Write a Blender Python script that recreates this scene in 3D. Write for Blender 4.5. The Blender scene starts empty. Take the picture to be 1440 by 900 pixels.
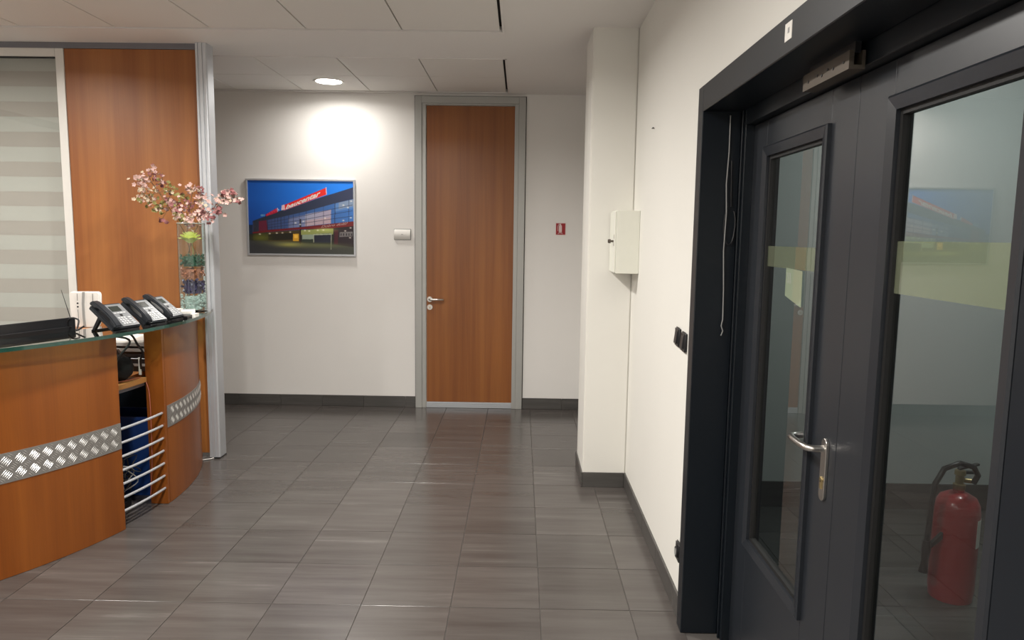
import bpy, bmesh, math, random
import numpy as np
from mathutils import Vector, Matrix
random.seed(7)
SC = bpy.context.scene
COL = SC.collection
PI = math.pi

# ------------------------------------------------------------------ camera
CAM_P, CAM_Y, CAM_R, CAM_H, CAM_F = 0.116880, -0.010942, 0.013537, 1.648, 1005.52
def cam_axes(p, y, r):
    fwd = Vector((math.sin(y)*math.cos(p), math.cos(y)*math.cos(p), -math.sin(p)))
    right = Vector((math.cos(y), -math.sin(y), 0)); up = right.cross(fwd)
    return math.cos(r)*right + math.sin(r)*up, -math.sin(r)*right + math.cos(r)*up, fwd
ca, cb, cc = cam_axes(CAM_P, CAM_Y, CAM_R)
cd = bpy.data.cameras.new('camera'); cam = bpy.data.objects.new('camera', cd); COL.objects.link(cam)
m = Matrix.Identity(4)
for i in range(3):
    m[i][0], m[i][1], m[i][2] = ca[i], cb[i], -cc[i]
m[2][3] = CAM_H
cam.matrix_world = m
cd.sensor_width = 36; cd.lens = CAM_F/1440*36; cd.clip_start = 0.02
SC.camera = cam
SC.view_settings.view_transform = 'Standard'; SC.view_settings.look = 'None'
SC.view_settings.gamma = 1; SC.view_settings.use_curve_mapping = False
SC.view_settings.exposure = 1.04
w = bpy.data.worlds.new('world'); SC.world = w; w.use_nodes = True
w.node_tree.nodes['Background'].inputs[0].default_value = (.9, .9, .92, 1)
w.node_tree.nodes['Background'].inputs[1].default_value = 0.05
LAMP_K = 1.0
LAMP_COL = (1.0, .96, .905)
VEST_W = 8.5
# downlight positions (x, y); the first is in view; door-side and rear ones are unseen, added as fill
LAMPS = [(-1.66, 6.28, 5.2), (-1.08, 3.795, 30), (-3.53, 3.795, 20), (-1.08, 1.35, 34), (-3.53, 1.35, 25), (-1.08, -1.08, 34), (-3.53, -1.08, 25), (-5.36, 3.795, 14)]

# ------------------------------------------------------------------ materials
def newmat(name):
    mt = bpy.data.materials.new(name); mt.use_nodes = True
    nt = mt.node_tree; b = nt.nodes['Principled BSDF']
    return mt, nt, b
def flat(name, col, rough=.5, metal=0., spec=.5, emit=None, noise=0., nscale=30., bump=0., coat=0.):
    mt, nt, b = newmat(name)
    b.inputs['Base Color'].default_value = (*col, 1)
    b.inputs['Roughness'].default_value = rough
    b.inputs['Metallic'].default_value = metal
    b.inputs['Specular IOR Level'].default_value = spec
    b.inputs['Coat Weight'].default_value = coat
    tc = nt.nodes.new('ShaderNodeTexCoord'); n = nt.nodes.new('ShaderNodeTexNoise')
    n.inputs['Scale'].default_value = nscale; n.inputs['Detail'].default_value = 4
    nt.links.new(tc.outputs['Object'], n.inputs['Vector'])
    mx = nt.nodes.new('ShaderNodeMix'); mx.data_type = 'RGBA'
    k = noise if noise > 0 else .02
    mx.inputs[6].default_value = (*[c*(1-k) for c in col], 1); mx.inputs[7].default_value = (*[min(1, c*(1+k)) for c in col], 1)
    nt.links.new(n.outputs['Fac'], mx.inputs[0]); nt.links.new(mx.outputs[2], b.inputs['Base Color'])
    if bump:
        bp = nt.nodes.new('ShaderNodeBump'); bp.inputs['Strength'].default_value = bump; bp.inputs['Distance'].default_value = .002
        nt.links.new(n.outputs['Fac'], bp.inputs['Height']); nt.links.new(bp.outputs[0], b.inputs['Normal'])
    if emit:
        b.inputs['Emission Color'].default_value = (*emit[0], 1); b.inputs['Emission Strength'].default_value = emit[1]
    return mt
def wood(name, c1, c2, rough=.38, sx=9., axis='Z', coat=.0):
    mt, nt, b = newmat(name)
    tc = nt.nodes.new('ShaderNodeTexCoord')
    mp = nt.nodes.new('ShaderNodeMapping'); sc = [sx, sx, .35]
    if axis == 'Y': sc = [sx, .35, sx]
    mp.inputs['Scale'].default_value = sc
    nt.links.new(tc.outputs['Object'], mp.inputs[0])
    n1 = nt.nodes.new('ShaderNodeTexNoise'); n1.inputs['Scale'].default_value = 1.0; n1.inputs['Detail'].default_value = 6; n1.inputs['Distortion'].default_value = .4
    nt.links.new(mp.outputs[0], n1.inputs['Vector'])
    mp2 = nt.nodes.new('ShaderNodeMapping'); s2 = [90, 90, 2.2]
    if axis == 'Y': s2 = [90, 2.2, 90]
    mp2.inputs['Scale'].default_value = s2
    nt.links.new(tc.outputs['Object'], mp2.inputs[0])
    n2 = nt.nodes.new('ShaderNodeTexNoise'); n2.inputs['Scale'].default_value = 1.5; n2.inputs['Detail'].default_value = 3
    nt.links.new(mp2.outputs[0], n2.inputs['Vector'])
    r = nt.nodes.new('ShaderNodeValToRGB'); r.color_ramp.elements[0].position = .34; r.color_ramp.elements[1].position = .68
    r.color_ramp.elements[0].color = (*c1, 1); r.color_ramp.elements[1].color = (*c2, 1)
    nt.links.new(n1.outputs['Fac'], r.inputs[0])
    mx = nt.nodes.new('ShaderNodeMix'); mx.data_type = 'RGBA'; mx.blend_type = 'MULTIPLY'; mx.inputs[0].default_value = .22
    nt.links.new(r.outputs[0], mx.inputs[6]); nt.links.new(n2.outputs['Fac'], mx.inputs[7])
    g = nt.nodes.new('ShaderNodeGamma'); g.inputs[1].default_value = 1.0
    nt.links.new(mx.outputs[2], g.inputs[0]); nt.links.new(g.outputs[0], b.inputs['Base Color'])
    b.inputs['Roughness'].default_value = rough; b.inputs['Coat Weight'].default_value = coat; b.inputs['Coat Roughness'].default_value = .2
    return mt
def glass(name, tint, ior=1.5, rough=0.0, body=None, bodyfac=0.):
    mt = bpy.data.materials.new(name); mt.use_nodes = True; nt = mt.node_tree; nt.nodes.clear()
    o = nt.nodes.new('ShaderNodeOutputMaterial'); t = nt.nodes.new('ShaderNodeBsdfTransparent'); t.inputs[0].default_value = (*tint, 1)
    g = nt.nodes.new('ShaderNodeBsdfGlossy'); g.inputs['Roughness'].default_value = rough
    f = nt.nodes.new('ShaderNodeFresnel'); f.inputs[0].default_value = ior
    geo = nt.nodes.new('ShaderNodeNewGeometry')
    mx = nt.nodes.new('ShaderNodeMixShader')
    src = t.outputs[0]
    if body:
        d = nt.nodes.new('ShaderNodeBsdfDiffuse'); d.inputs[0].default_value = (*body, 1)
        m2 = nt.nodes.new('ShaderNodeMixShader'); m2.inputs[0].default_value = bodyfac
        nt.links.new(t.outputs[0], m2.inputs[1]); nt.links.new(d.outputs[0], m2.inputs[2]); src = m2.outputs[0]
    # the same reflectance from either side of a thin sheet
    mul = nt.nodes.new('ShaderNodeMath'); mul.operation = 'MULTIPLY'
    inv = nt.nodes.new('ShaderNodeMath'); inv.operation = 'SUBTRACT'; inv.inputs[0].default_value = 1
    nt.links.new(geo.outputs['Backfacing'], inv.inputs[1])
    nt.links.new(f.outputs[0], mul.inputs[0]); nt.links.new(inv.outputs[0], mul.inputs[1])
    dbl = nt.nodes.new('ShaderNodeMath'); dbl.operation = 'MULTIPLY'; dbl.inputs[1].default_value = 1.9; dbl.use_clamp = True
    nt.links.new(mul.outputs[0], dbl.inputs[0])
    nt.links.new(dbl.outputs[0], mx.inputs[0]); nt.links.new(src, mx.inputs[1]); nt.links.new(g.outputs[0], mx.inputs[2])
    nt.links.new(mx.outputs[0], o.inputs[0])
    return mt
def tile_mat(name, ca_, cb_, streak, rough=.3, axis='X', rnd=.16, sc=(2.2, 26)):
    mt, nt, b = newmat(name)
    tc = nt.nodes.new('ShaderNodeTexCoord'); oi = nt.nodes.new('ShaderNodeObjectInfo')
    off = nt.nodes.new('ShaderNodeVectorMath'); off.operation = 'MULTIPLY_ADD'
    cx = nt.nodes.new('ShaderNodeCombineXYZ')
    for k in range(3): nt.links.new(oi.outputs['Random'], cx.inputs[k])
    off.inputs[1].default_value = (37, 53, 19)
    nt.links.new(cx.outputs[0], off.inputs[0]); nt.links.new(tc.outputs['Object'], off.inputs[2])
    mp = nt.nodes.new('ShaderNodeMapping'); mp.inputs['Scale'].default_value = (sc[0], sc[1], sc[1])
    nt.links.new(off.outputs[0], mp.inputs[0])
    n = nt.nodes.new('ShaderNodeTexNoise'); n.inputs['Scale'].default_value = 1; n.inputs['Detail'].default_value = 6; n.inputs['Roughness'].default_value = .62
    nt.links.new(mp.outputs[0], n.inputs['Vector'])
    r = nt.nodes.new('ShaderNodeValToRGB'); e = r.color_ramp.elements
    e[0].position = .33; e[0].color = (*ca_, 1); e[1].position = .62; e[1].color = (*cb_, 1)
    x = e.new(.80); x.color = (*streak, 1)
    nt.links.new(n.outputs['Fac'], r.inputs[0])
    hs = nt.nodes.new('ShaderNodeHueSaturation')
    mr = nt.nodes.new('ShaderNodeMapRange'); mr.inputs['To Min'].default_value = 1-rnd; mr.inputs['To Max'].default_value = 1+rnd
    nt.links.new(oi.outputs['Random'], mr.inputs['Value']); nt.links.new(mr.outputs[0], hs.inputs['Value'])
    nt.links.new(r.outputs[0], hs.inputs['Color']); nt.links.new(hs.outputs[0], b.inputs['Base Color'])
    rr = nt.nodes.new('ShaderNodeMapRange'); rr.inputs['To Min'].default_value = rough-.06; rr.inputs['To Max'].default_value = rough+.08
    nt.links.new(n.outputs['Fac'], rr.inputs['Value']); nt.links.new(rr.outputs[0], b.inputs['Roughness'])
    bp = nt.nodes.new('ShaderNodeBump'); bp.inputs['Strength'].default_value = .08; bp.inputs['Distance'].default_value = .001
    nt.links.new(n.outputs['Fac'], bp.inputs['Height']); nt.links.new(bp.outputs[0], b.inputs['Normal'])
    return mt

M = {}
M['wall'] = flat('painted_wall', (.82, .80, .77), .75, noise=.015, nscale=3, bump=.05)
M['wall_warm'] = flat('painted_wall_warm', (.74, .725, .675), .75, noise=.015, nscale=3, bump=.05)
M['ceil'] = flat('ceiling_paint', (.80, .775, .75), .85, noise=.01, nscale=4)
M['cpanel'] = flat('ceiling_panel', (.77, .745, .71), .8, noise=.03, nscale=180, bump=.1)
M['black_gap'] = flat('dark_gap', (.03, .03, .03), .8)
M['wood'] = wood('cherry_panel', (.27, .085, .017), (.385, .142, .033), .46)
M['wood_desk'] = wood('cherry_desk', (.205, .052, .006), (.285, .083, .011), .34)
M['wood_door'] = wood('cherry_door', (.235, .070, .012), (.34, .118, .024), .36, 12)
M['wood_top'] = wood('cherry_worktop', (.45, .17, .05), (.55, .24, .08), .35, 9, 'Y')
M['tile'] = tile_mat('floor_tile', (.066, .057, .052), (.092, .082, .076), (.16, .147, .137), .22, sc=(1.1, 13), rnd=.10)
M['base_tile'] = tile_mat('skirting_tile', (.060, .056, .052), (.085, .08, .075), (.12, .11, .10), .4, rnd=.1)
M['vtile'] = tile_mat('vestibule_tile', (.05, .05, .048), (.085, .085, .08), (.12, .12, .12), .4)
M['grout'] = flat('grout', (.10, .09, .082), .9)
M['alu'] = flat('satin_aluminium', (.58, .60, .63), .5, .6)
M['alu_frame'] = flat('aluminium_frame', (.42, .42, .40), .42, .35)
M['alu_dark'] = flat('grey_rail', (.20, .20, .225), .4, .5)
M['steel'] = flat('brushed_steel', (.62, .60, .57), .28, 1., noise=.06, nscale=60)
M['steel_dim'] = flat('dull_steel', (.12, .10, .08), .5, .6, noise=.1)
M['tread'] = flat('tread_plate', (.30, .29, .275), .45, .6, noise=.08)
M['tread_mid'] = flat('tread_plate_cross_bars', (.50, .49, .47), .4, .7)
M['tread_glint'] = flat('tread_plate_bars_glint', (.80, .79, .77), .3, .85)  # brighter copy of the plate metal, highlights on the bars put into the colour
M['anthracite'] = flat('anthracite_lacquer', (.017, .020, .025), .33, .0, .55, noise=.05, nscale=2)
M['anthracite_frame'] = flat('anthracite_frame', (.006, .009, .013), .36, .0, .42, noise=.05, nscale=2)
M['rubber'] = flat('black_rubber', (.008, .008, .008), .6)
M['black'] = flat('black_plastic', (.012, .012, .014), .35)
M['black_soft'] = flat('black_textile', (.010, .010, .012), .75, noise=.2)
M['phone'] = flat('phone_housing', (.016, .019, .024), .38)
M['phone_face'] = flat('phone_faceplate', (.24, .25, .26), .35, .3)
M['phone_key'] = flat('phone_key', (.50, .51, .52), .4)
M['screen'] = flat('phone_screen', (.03, .035, .03), .2)
M['white'] = flat('white_plastic', (.80, .78, .74), .45)
M['paper'] = flat('paper', (.82, .80, .75), .8)
M['cream'] = flat('cream_metal', (.74, .74, .66), .45)
M['grey'] = flat('grey_plastic', (.30, .30, .29), .5)
M['red'] = flat('extinguisher_red', (.36, .014, .018), .3, coat=.3)
M['signred'] = flat('sign_red', (.33, .008, .015), .5)
M['signwhite'] = flat('sign_white', (.78, .62, .60), .5)
M['brass'] = flat('brass_valve', (.45, .35, .18), .35, .9)
M['blue'] = flat('blue_plastic', (.010, .045, .20), .45)
M['orange_cable'] = flat('orange_cable', (.33, .09, .05), .5)
M['pane'] = glass('clear_door_pane', (.81, .845, .835))
M['pane_win'] = glass('window_pane', (.975, .98, .97))
M['counter_glass'] = glass('counter_glass', (.62, .76, .70))
M['glass_edge'] = flat('green_glass_edge', (.012, .07, .058), .12, coat=.5)
M['glass_edge'].node_tree.nodes['Principled BSDF'].inputs['Transmission Weight'].default_value = .35
M['vase'] = glass('vase_glass', (.90, .94, .93), 1.45)
M['strip'] = glass('frosted_strip', (.84, .87, .76), body=(.46, .50, .36), bodyfac=.15)
M['blind_a'] = flat('blind_opaque_band', (.40, .375, .345), .85)
M['blind_b'] = flat('blind_sheer_band', (.47, .475, .445), .85)
M['lamp'] = flat('lamp_diffuser', (.95, .93, .9), .5, emit=(LAMP_COL, 14.))
M['vest_wall'] = flat('vestibule_paint', (.60, .63, .62), .8)
M['petal_pink'] = flat('petal_pink', (.60, .39, .35), .7, noise=.15, nscale=60)
M['petal_rose'] = flat('petal_rose', (.27, .10, .10), .7, noise=.2, nscale=60)
M['petal_cream'] = flat('petal_cream', (.58, .46, .33), .7, noise=.12, nscale=60)
M['petal_green'] = flat('leaf_yellow_green', (.24, .22, .07), .7, noise=.2)
M['rose'] = flat('yellow_green_rose', (.90, .92, .34), .6, noise=.1)
M['twig'] = flat('twig', (.13, .09, .05), .7)
M['crystal'] = flat('clear_crystals', (.52, .62, .58), .15, noise=.3, nscale=80)
M['purple'] = flat('purple_stones', (.050, .035, .10), .3, noise=.4, nscale=60)
M['copper'] = flat('copper_chips', (.42, .17, .09), .4, noise=.5, nscale=70)
M['green'] = flat('green_stones', (.05, .15, .09), .35, noise=.5, nscale=70)

M['crystal'] = flat('clear_crystals', (.50, .58, .55), .12, noise=.2, nscale=80); M['crystal_dark'] = flat('clear_crystals_grey', (.20, .27, .25), .12)
M['purple'] = flat('purple_stones', (.040, .030, .085), .25, noise=.4, nscale=60); M['purple_dark'] = flat('purple_stones_dark', (.012, .010, .025), .3)
M['copper'] = flat('copper_chips', (.36, .13, .07), .35, noise=.4, nscale=70); M['copper_dark'] = flat('brown_chips', (.05, .018, .01), .4)
M['green'] = flat('green_stones', (.035, .095, .06), .3, noise=.4, nscale=70); M['green_dark'] = flat('green_stones_dark', (.01, .03, .02), .35)
M['win_frame'] = flat('cream_aluminium', (.66, .64, .60), .45, .15)

# ------------------------------------------------------------------ mesh helpers
ORG = {}
def smooth(ob, ang=40):
    me = ob.data
    me.polygons.foreach_set('use_smooth', [True]*len(me.polygons))
    try: me.set_sharp_from_angle(angle=math.radians(ang))
    except Exception: pass
class MB:
    def __init__(s): s.bm = bmesh.new(); s.mi = 0
    def _tag(s, fs):
        for f in fs: f.material_index = s.mi
    def box(s, x0, x1, y0, y1, z0, z1):
        c = [s.bm.verts.new(p) for p in ((x0,y0,z0),(x1,y0,z0),(x1,y1,z0),(x0,y1,z0),(x0,y0,z1),(x1,y0,z1),(x1,y1,z1),(x0,y1,z1))]
        s._tag([s.bm.faces.new([c[i] for i in q]) for q in ((3,2,1,0),(4,5,6,7),(0,1,5,4),(1,2,6,5),(2,3,7,6),(3,0,4,7))]); return s
    def hexa(s, pts):   # bottom 4 (ccw from above), top 4
        c = [s.bm.verts.new(p) for p in pts]
        s._tag([s.bm.faces.new([c[i] for i in q]) for q in ((3,2,1,0),(4,5,6,7),(0,1,5,4),(1,2,6,5),(2,3,7,6),(3,0,4,7))]); return s
    def tube(s, pts, r, seg=8, cap=True):
        pts = [Vector(p) for p in pts]; n = len(pts); rs = r if isinstance(r, (list, tuple)) else [r]*n
        rings = []; prev = None
        for i, p in enumerate(pts):
            t = (pts[min(i+1, n-1)]-pts[max(i-1, 0)]).normalized()
            if prev is None:
                a = t.orthogonal().normalized()
            else:
                a = (prev - t*prev.dot(t)).normalized()
            prev = a; b = t.cross(a)
            rings.append([s.bm.verts.new(p+rs[i]*(math.cos(2*PI*k/seg)*a+math.sin(2*PI*k/seg)*b)) for k in range(seg)])
        fs = []
        for i in range(n-1):
            for k in range(seg):
                fs.append(s.bm.faces.new((rings[i][k], rings[i][(k+1)%seg], rings[i+1][(k+1)%seg], rings[i+1][k])))
        if cap: fs.append(s.bm.faces.new(rings[0][::-1])); fs.append(s.bm.faces.new(rings[-1]))
        s._tag(fs); return s
    def lathe(s, prof, cx, cy, seg=32, axis='Z'):   # prof: (r, z) list
        rings = []
        for r, z in prof:
            if r < 1e-6: rings.append([s.bm.verts.new((cx, cy, z))])
            else: rings.append([s.bm.verts.new((cx+r*math.cos(2*PI*k/seg), cy+r*math.sin(2*PI*k/seg), z)) for k in range(seg)])
        fs = []
        for a, b in zip(rings, rings[1:]):
            for k in range(seg):
                k2 = (k+1) % seg
                if len(a) == 1 and len(b) == 1: continue
                if len(a) == 1: fs.append(s.bm.faces.new((a[0], b[k2], b[k])))
                elif len(b) == 1: fs.append(s.bm.faces.new((a[k], a[k2], b[0])))
                else: fs.append(s.bm.faces.new((a[k], a[k2], b[k2], b[k])))
        s._tag(fs); return s
    def prism(s, poly, z0, z1, fn=None):   # poly (x,y) ccw; fn maps (x,y,z)->point
        fn = fn or (lambda x, y, z: (x, y, z))
        a = [s.bm.verts.new(fn(x, y, z0)) for x, y in poly]; b = [s.bm.verts.new(fn(x, y, z1)) for x, y in poly]
        n = len(poly); fs = [s.bm.faces.new(a[::-1]), s.bm.faces.new(b)]
        for k in range(n): fs.append(s.bm.faces.new((a[k], a[(k+1)%n], b[(k+1)%n], b[k])))
        s._tag(fs); return s
    def arc(s, cx, cy, r0, r1, a0, a1, z0, z1, n=24):
        ring = []
        for i in range(n+1):
            a = a0+(a1-a0)*i/n
            ring.append([s.bm.verts.new((cx+r*math.cos(a), cy+r*math.sin(a), z)) for r, z in ((r0, z0), (r1, z0), (r1, z1), (r0, z1))])
        fs = []
        for p, q in zip(ring, ring[1:]):
            for k in range(4): fs.append(s.bm.faces.new((p[k], p[(k+1)%4], q[(k+1)%4], q[k])))
        fs.append(s.bm.faces.new(ring[0][::-1])); fs.append(s.bm.faces.new(ring[-1]))
        s._tag(fs); return s
    def build(s, name, mats, parent=None, origin=None, bevel=0, sm=False, segs=1, label=None):
        bm = s.bm
        bmesh.ops.recalc_face_normals(bm, faces=bm.faces)
        if bevel:
            es = [e for e in bm.edges if len(e.link_faces) == 2 and e.calc_face_angle(0) > .5]
            bmesh.ops.bevel(bm, geom=es, offset=bevel, segments=segs, affect='EDGES', clamp_overlap=True)
        if parent is not None and parent in ORG: o = ORG[parent]
        elif origin is not None: o = Vector(origin)
        else:
            xs = [v.co for v in bm.verts]
            o = Vector((sum(v.x for v in xs)/len(xs), sum(v.y for v in xs)/len(xs), min(v.z for v in xs)))
        bmesh.ops.translate(bm, verts=bm.verts, vec=-o)
        me = bpy.data.meshes.new(name); bm.to_mesh(me); bm.free()
        for mt in (mats if isinstance(mats, (list, tuple)) else [mats]): me.materials.append(M[mt] if isinstance(mt, str) else mt)
        ob = bpy.data.objects.new(name, me); COL.objects.link(ob); ORG[ob] = o
        if parent is not None: ob.parent = parent
        else: ob.location = o
        if sm: smooth(ob)
        if label: ob['label'] = label
        return ob
def tag(o, label, cat, group=None, kind=None):
    o['label'] = label; o['category'] = cat
    if group: o['group'] = group
    if kind: o['kind'] = kind
    return o
def thing(name, label, cat, loc, group=None, kind=None):
    o = bpy.data.objects.new(name, None); COL.objects.link(o); o.location = loc; o.empty_display_size = .1
    ORG[o] = Vector(loc); return tag(o, label, cat, group, kind)
def copy_tree(o, parent=None):
    c = o.copy(); COL.objects.link(c)
    if parent: c.parent = parent
    ORG[c] = ORG.get(o)
    for ch in list(o.children): copy_tree(ch, c)
    return c

# ------------------------------------------------------------------ dimensions
D, WR, H = 6.737, .715, 2.935
XL, YB = -6.2, -2.2
S = 'structure'

# ------------------------------------------------------------------ floor
floor = tag(MB().box(XL, 3.6, YB, 7.0, -.12, -.0035).build('floor', 'grout', origin=(0, 0, 0)), 'grey-brown square ceramic tiled floor with thin joints', 'floor', kind=S)
T, TX, TY = .4, -1.091, 3.016
def tile_mesh(w, d, name='tile', mat='tile'):
    mb = MB().box(0, w, 0, d, -.003, 0.0); bm = mb.bm
    me_ob = mb.build(name, mat, parent=None, origin=(0, 0, 0), bevel=.0006)
    me = me_ob.data; bpy.data.objects.remove(me_ob); return me
cache = {}
def put_tile(x0, x1, y0, y1, parent, mat='tile', name='tile'):
    g = .0016; k = (round(x1-x0, 3), round(y1-y0, 3), mat)
    if k not in cache: cache[k] = tile_mesh(x1-x0-2*g, y1-y0-2*g, name, mat)
    o = bpy.data.objects.new(name, cache[k]); COL.objects.link(o); o.parent = parent
    o.location = (x0+g, y0+g, 0); return o
rest = MB(); count = 0
def desk_clear(): return None
for j in range(-14, 10):
    y0 = TY+j*T; y1 = min(y0+T, D)
    if y0 < YB: continue
    for i in range(-13, 5):
        x0 = TX+i*T; x1 = min(x0+T, WR)
        if x0 < XL: continue
        if y0 > 1.3 and x0 > -4.3:
            put_tile(x0, x1, y0, y1, floor); count += 1
        else:
            rest.box(x0+.0016, x1-.0016, y0+.0016, y1-.0016, -.003, 0)
# vestibule tiles beyond the double door
for j in range(0, 8):
    for i in range(0, 6):
        if count < 298:
            put_tile(.955+i*T, .955+(i+1)*T, 1.1+j*T, 1.1+(j+1)*T, floor, 'vtile'); count += 1
r_ = rest.build('far_tiles', 'tile', parent=floor); r_['kind'] = 'stuff'

# ------------------------------------------------------------------ walls
tag(MB().box(XL, 1.2, D, D+.15, 0, H+.1).build('wall_far', 'wall', origin=(0, D, 0)), 'white painted end wall behind the wooden door', 'wall', kind=S)
tag(MB().box(XL-.15, XL, YB, D, 0, H+.1).build('wall_left', 'wall'), 'white painted wall on the left side of the lobby', 'wall', kind=S)
tag(MB().box(XL, 3.6, YB-.15, YB, 0, H+.1).build('wall_back', 'wall'), 'white painted wall behind the camera', 'wall', kind=S)
DY0, DY1, DZ = .915, 2.917, 2.235      # outer edges of the dark door frame
mb = MB()
mb.box(WR, .95, DY1-.01, D, 0, H+.1); mb.box(WR, .95, YB, DY0+.01, 0, H+.1); mb.box(WR, .95, DY0+.01, DY1-.01, DZ-.01, H+.1)
tag(mb.build('wall_right', 'wall_warm', origin=(WR, 2, 0)), 'cream white wall holding the dark double door', 'wall', kind=S)
CX0, CY0, CY1 = .43, 4.60, 5.05
tag(MB().box(CX0, WR, CY0, CY1, 0, H+.05).build('wall_column', 'wall_warm', bevel=.008, segs=2), 'square cream pillar projecting from the right wall', 'column', kind=S)
# vestibule
VX, VY0, VY1 = 3.5, .3, 4.31
mb = MB(); mb.box(.95, VX, VY1, VY1+.1, 0, H+.1); mb.box(VX, VX+.1, VY0, VY1, 0, H+.1); mb.box(.95, VX, VY0-.1, VY0, 0, H+.1)
tag(mb.build('wall_vestibule', 'vest_wall', origin=(2, 4, 0)), 'pale grey wall seen through the glazed double door', 'wall', kind=S)
b_ = MB().box(.952, VX, VY1-.012, VY1, 0.001, .16).build('baseboard_vestibule', 'base_tile'); tag(b_, 'dark skirting in the vestibule behind the glazed door', 'baseboard', kind=S)

# baseboards: backing + separate tiles
def baseboard(name, label, segs):
    root = thing(name, label, 'baseboard', segs[0][0], kind=S)
    for (p, q, h, first) in segs:
        p, q = Vector(p), Vector(q); L = (q-p).length; d = (q-p)/L; nrm = Vector((d.y, -d.x, 0))
        t = 0; nx = first
        while t < L-1e-4:
            e = min(L, nx); a = p+d*(t+.001); b = p+d*(e-.001)
            mb = MB(); th = .011
            v = [a, b, b+nrm*th, a+nrm*th]
            mb.hexa([(*x.xy, .001) for x in v]+[(*x.xy, h) for x in v])
            mb.build('tile', 'base_tile', parent=root, bevel=.001)
            t = nx; nx += .4
    return root
baseboard('baseboard_far', 'dark tile skirting along the far wall both sides of the wooden door', [((-4.2, D, 0), (-.992, D, 0), .105, .31), ((.033, D, 0), (WR, D, 0), .105, .38)])
baseboard('baseboard_right', 'dark tile skirting along the right wall and around the pillar', [
    ((WR, CY0, 0), (WR, DY1+.002, 0), .10, .33), ((CX0, CY0, 0), (WR-.012, CY0, 0), .10, .4), ((CX0, CY1, 0), (CX0, CY0-.011, 0), .10, .25), ((WR, D-.012, 0), (WR, CY1, 0), .10, .4)])

# ------------------------------------------------------------------ ceiling
# two fields of panels let into a plain plaster ceiling
F1 = (-.13, -1.9, 4.73); F2 = (-.13, 5.42, 6.675)
mb = MB()
mb.box(-.13, 3.6, YB, 7.0, H, H+.12)
mb.box(XL, -.13, 4.73, 5.42, H, H+.12); mb.box(XL, -.13, 6.675, 7.0, H, H+.12); mb.box(XL, -.13, YB, -1.9, H, H+.12)
mb.mi = 1; mb.box(XL, -.13, -1.9, 4.73, H+.035, H+.12); mb.box(XL, -.13, 5.42, 6.675, H+.035, H+.12)
ceil = tag(mb.build('ceiling', ['ceil', 'black_gap'], origin=(0, 0, H)), 'off-white plaster ceiling with two recessed fields of square panels', 'ceiling', kind=S)
pc = {}
cols = [-.15, -.775, -1.385, -2.0, -2.61, -3.22, -3.83, -4.44, -5.05, -5.66]
rows = [(4.715, 4.10), (4.10, 3.49), (3.49, 2.88), (2.88, 2.27), (2.27, 1.66), (1.66, 1.05), (1.05, .44), (.44, -.17), (-.17, -.78), (-.78, -1.39), (6.66, 6.045), (6.045, 5.435)]
for (ya, yb) in rows:
    for xa, xb in zip(cols, cols[1:]):
        w_, d_ = xa-xb-.009, ya-yb-.007
        k = (round(w_, 3), round(d_, 3))
        if k not in pc:
            o = MB().box(-w_/2, w_/2, -d_/2, d_/2, 0, .015).build('ceiling_panel', 'cpanel', origin=(0, 0, 0), bevel=.001); pc[k] = o.data; bpy.data.objects.remove(o)
        o = bpy.data.objects.new('ceiling_panel', pc[k]); COL.objects.link(o); o.parent = ceil
        o.location = ((xa+xb)/2, (ya+yb)/2, .003)
# thin white edge strip around the right hand end of each field
mb = MB()
for ya, yb in ((-1.9, 4.73), (5.42, 6.675)):
    mb.box(-.137, -.125, ya, yb, H-.006, H+.03)
mb.box(XL, -.125, 4.722, 4.73, H-.004, H+.02); mb.box(XL, -.125, 5.42, 5.428, H-.004, H+.02); mb.box(XL, -.125, 6.667, 6.675, H-.004, H+.02)
mb.build('edge_trim', 'ceil', parent=ceil)

# downlights
def downlight(x, y, label, power):
    z = H+.002
    t = thing('ceiling_light', label, 'ceiling light', (x, y, z), 'round recessed downlights')
    MB().lathe([(.105, z), (.125, z-.006), (.130, z-.004), (.130, z+.001), (.105, z+.002)], x, y, 40).build('trim_ring', 'white', parent=t, sm=True)
    MB().lathe([(0, z-.001), (.106, z-.002)], x, y, 40).build('diffuser', 'lamp', parent=t)
    ld = bpy.data.lights.new('downlight', 'AREA'); ld.shape = 'DISK'; ld.size = .2; ld.energy = power*LAMP_K; ld.color = LAMP_COL; ld.spread = math.radians(165)
    lo = bpy.data.objects.new('downlight', ld); COL.objects.link(lo); lo.location = (x, y, z-.012)
LL = ['lit round downlight in the ceiling panels left of the wooden door', 'unseen round downlight added as fill before the far panel field, above the open floor', 'round downlight above the reception desk', 'unseen round downlight added as fill above the camera on the door side', 'round downlight above the desk side left of the camera', 'unseen round downlight added as fill behind the camera on the door side', 'unseen round downlight added as fill behind the camera on the desk side', 'round downlight above the glazed partition bay far left']
for (x, y, p), l in zip(LAMPS, LL): downlight(x, y, l, p)
t = thing('ceiling_light', 'small square ceiling light added unseen to brighten the vestibule', 'ceiling light', (2.5, 3.3, H))  # added lamp out of view, brightens the space behind the door glass
MB().box(2.38, 2.62, 3.18, 3.42, H-.03, H-.001).build('housing', 'white', parent=t)
ld = bpy.data.lights.new('vestibule_fill', 'AREA'); ld.size = .22; ld.energy = VEST_W; ld.color = (.97, 1., .98)
lo = bpy.data.objects.new('vestibule_fill', ld); COL.objects.link(lo); lo.location = (2.5, 3.3, H-.04)

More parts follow.
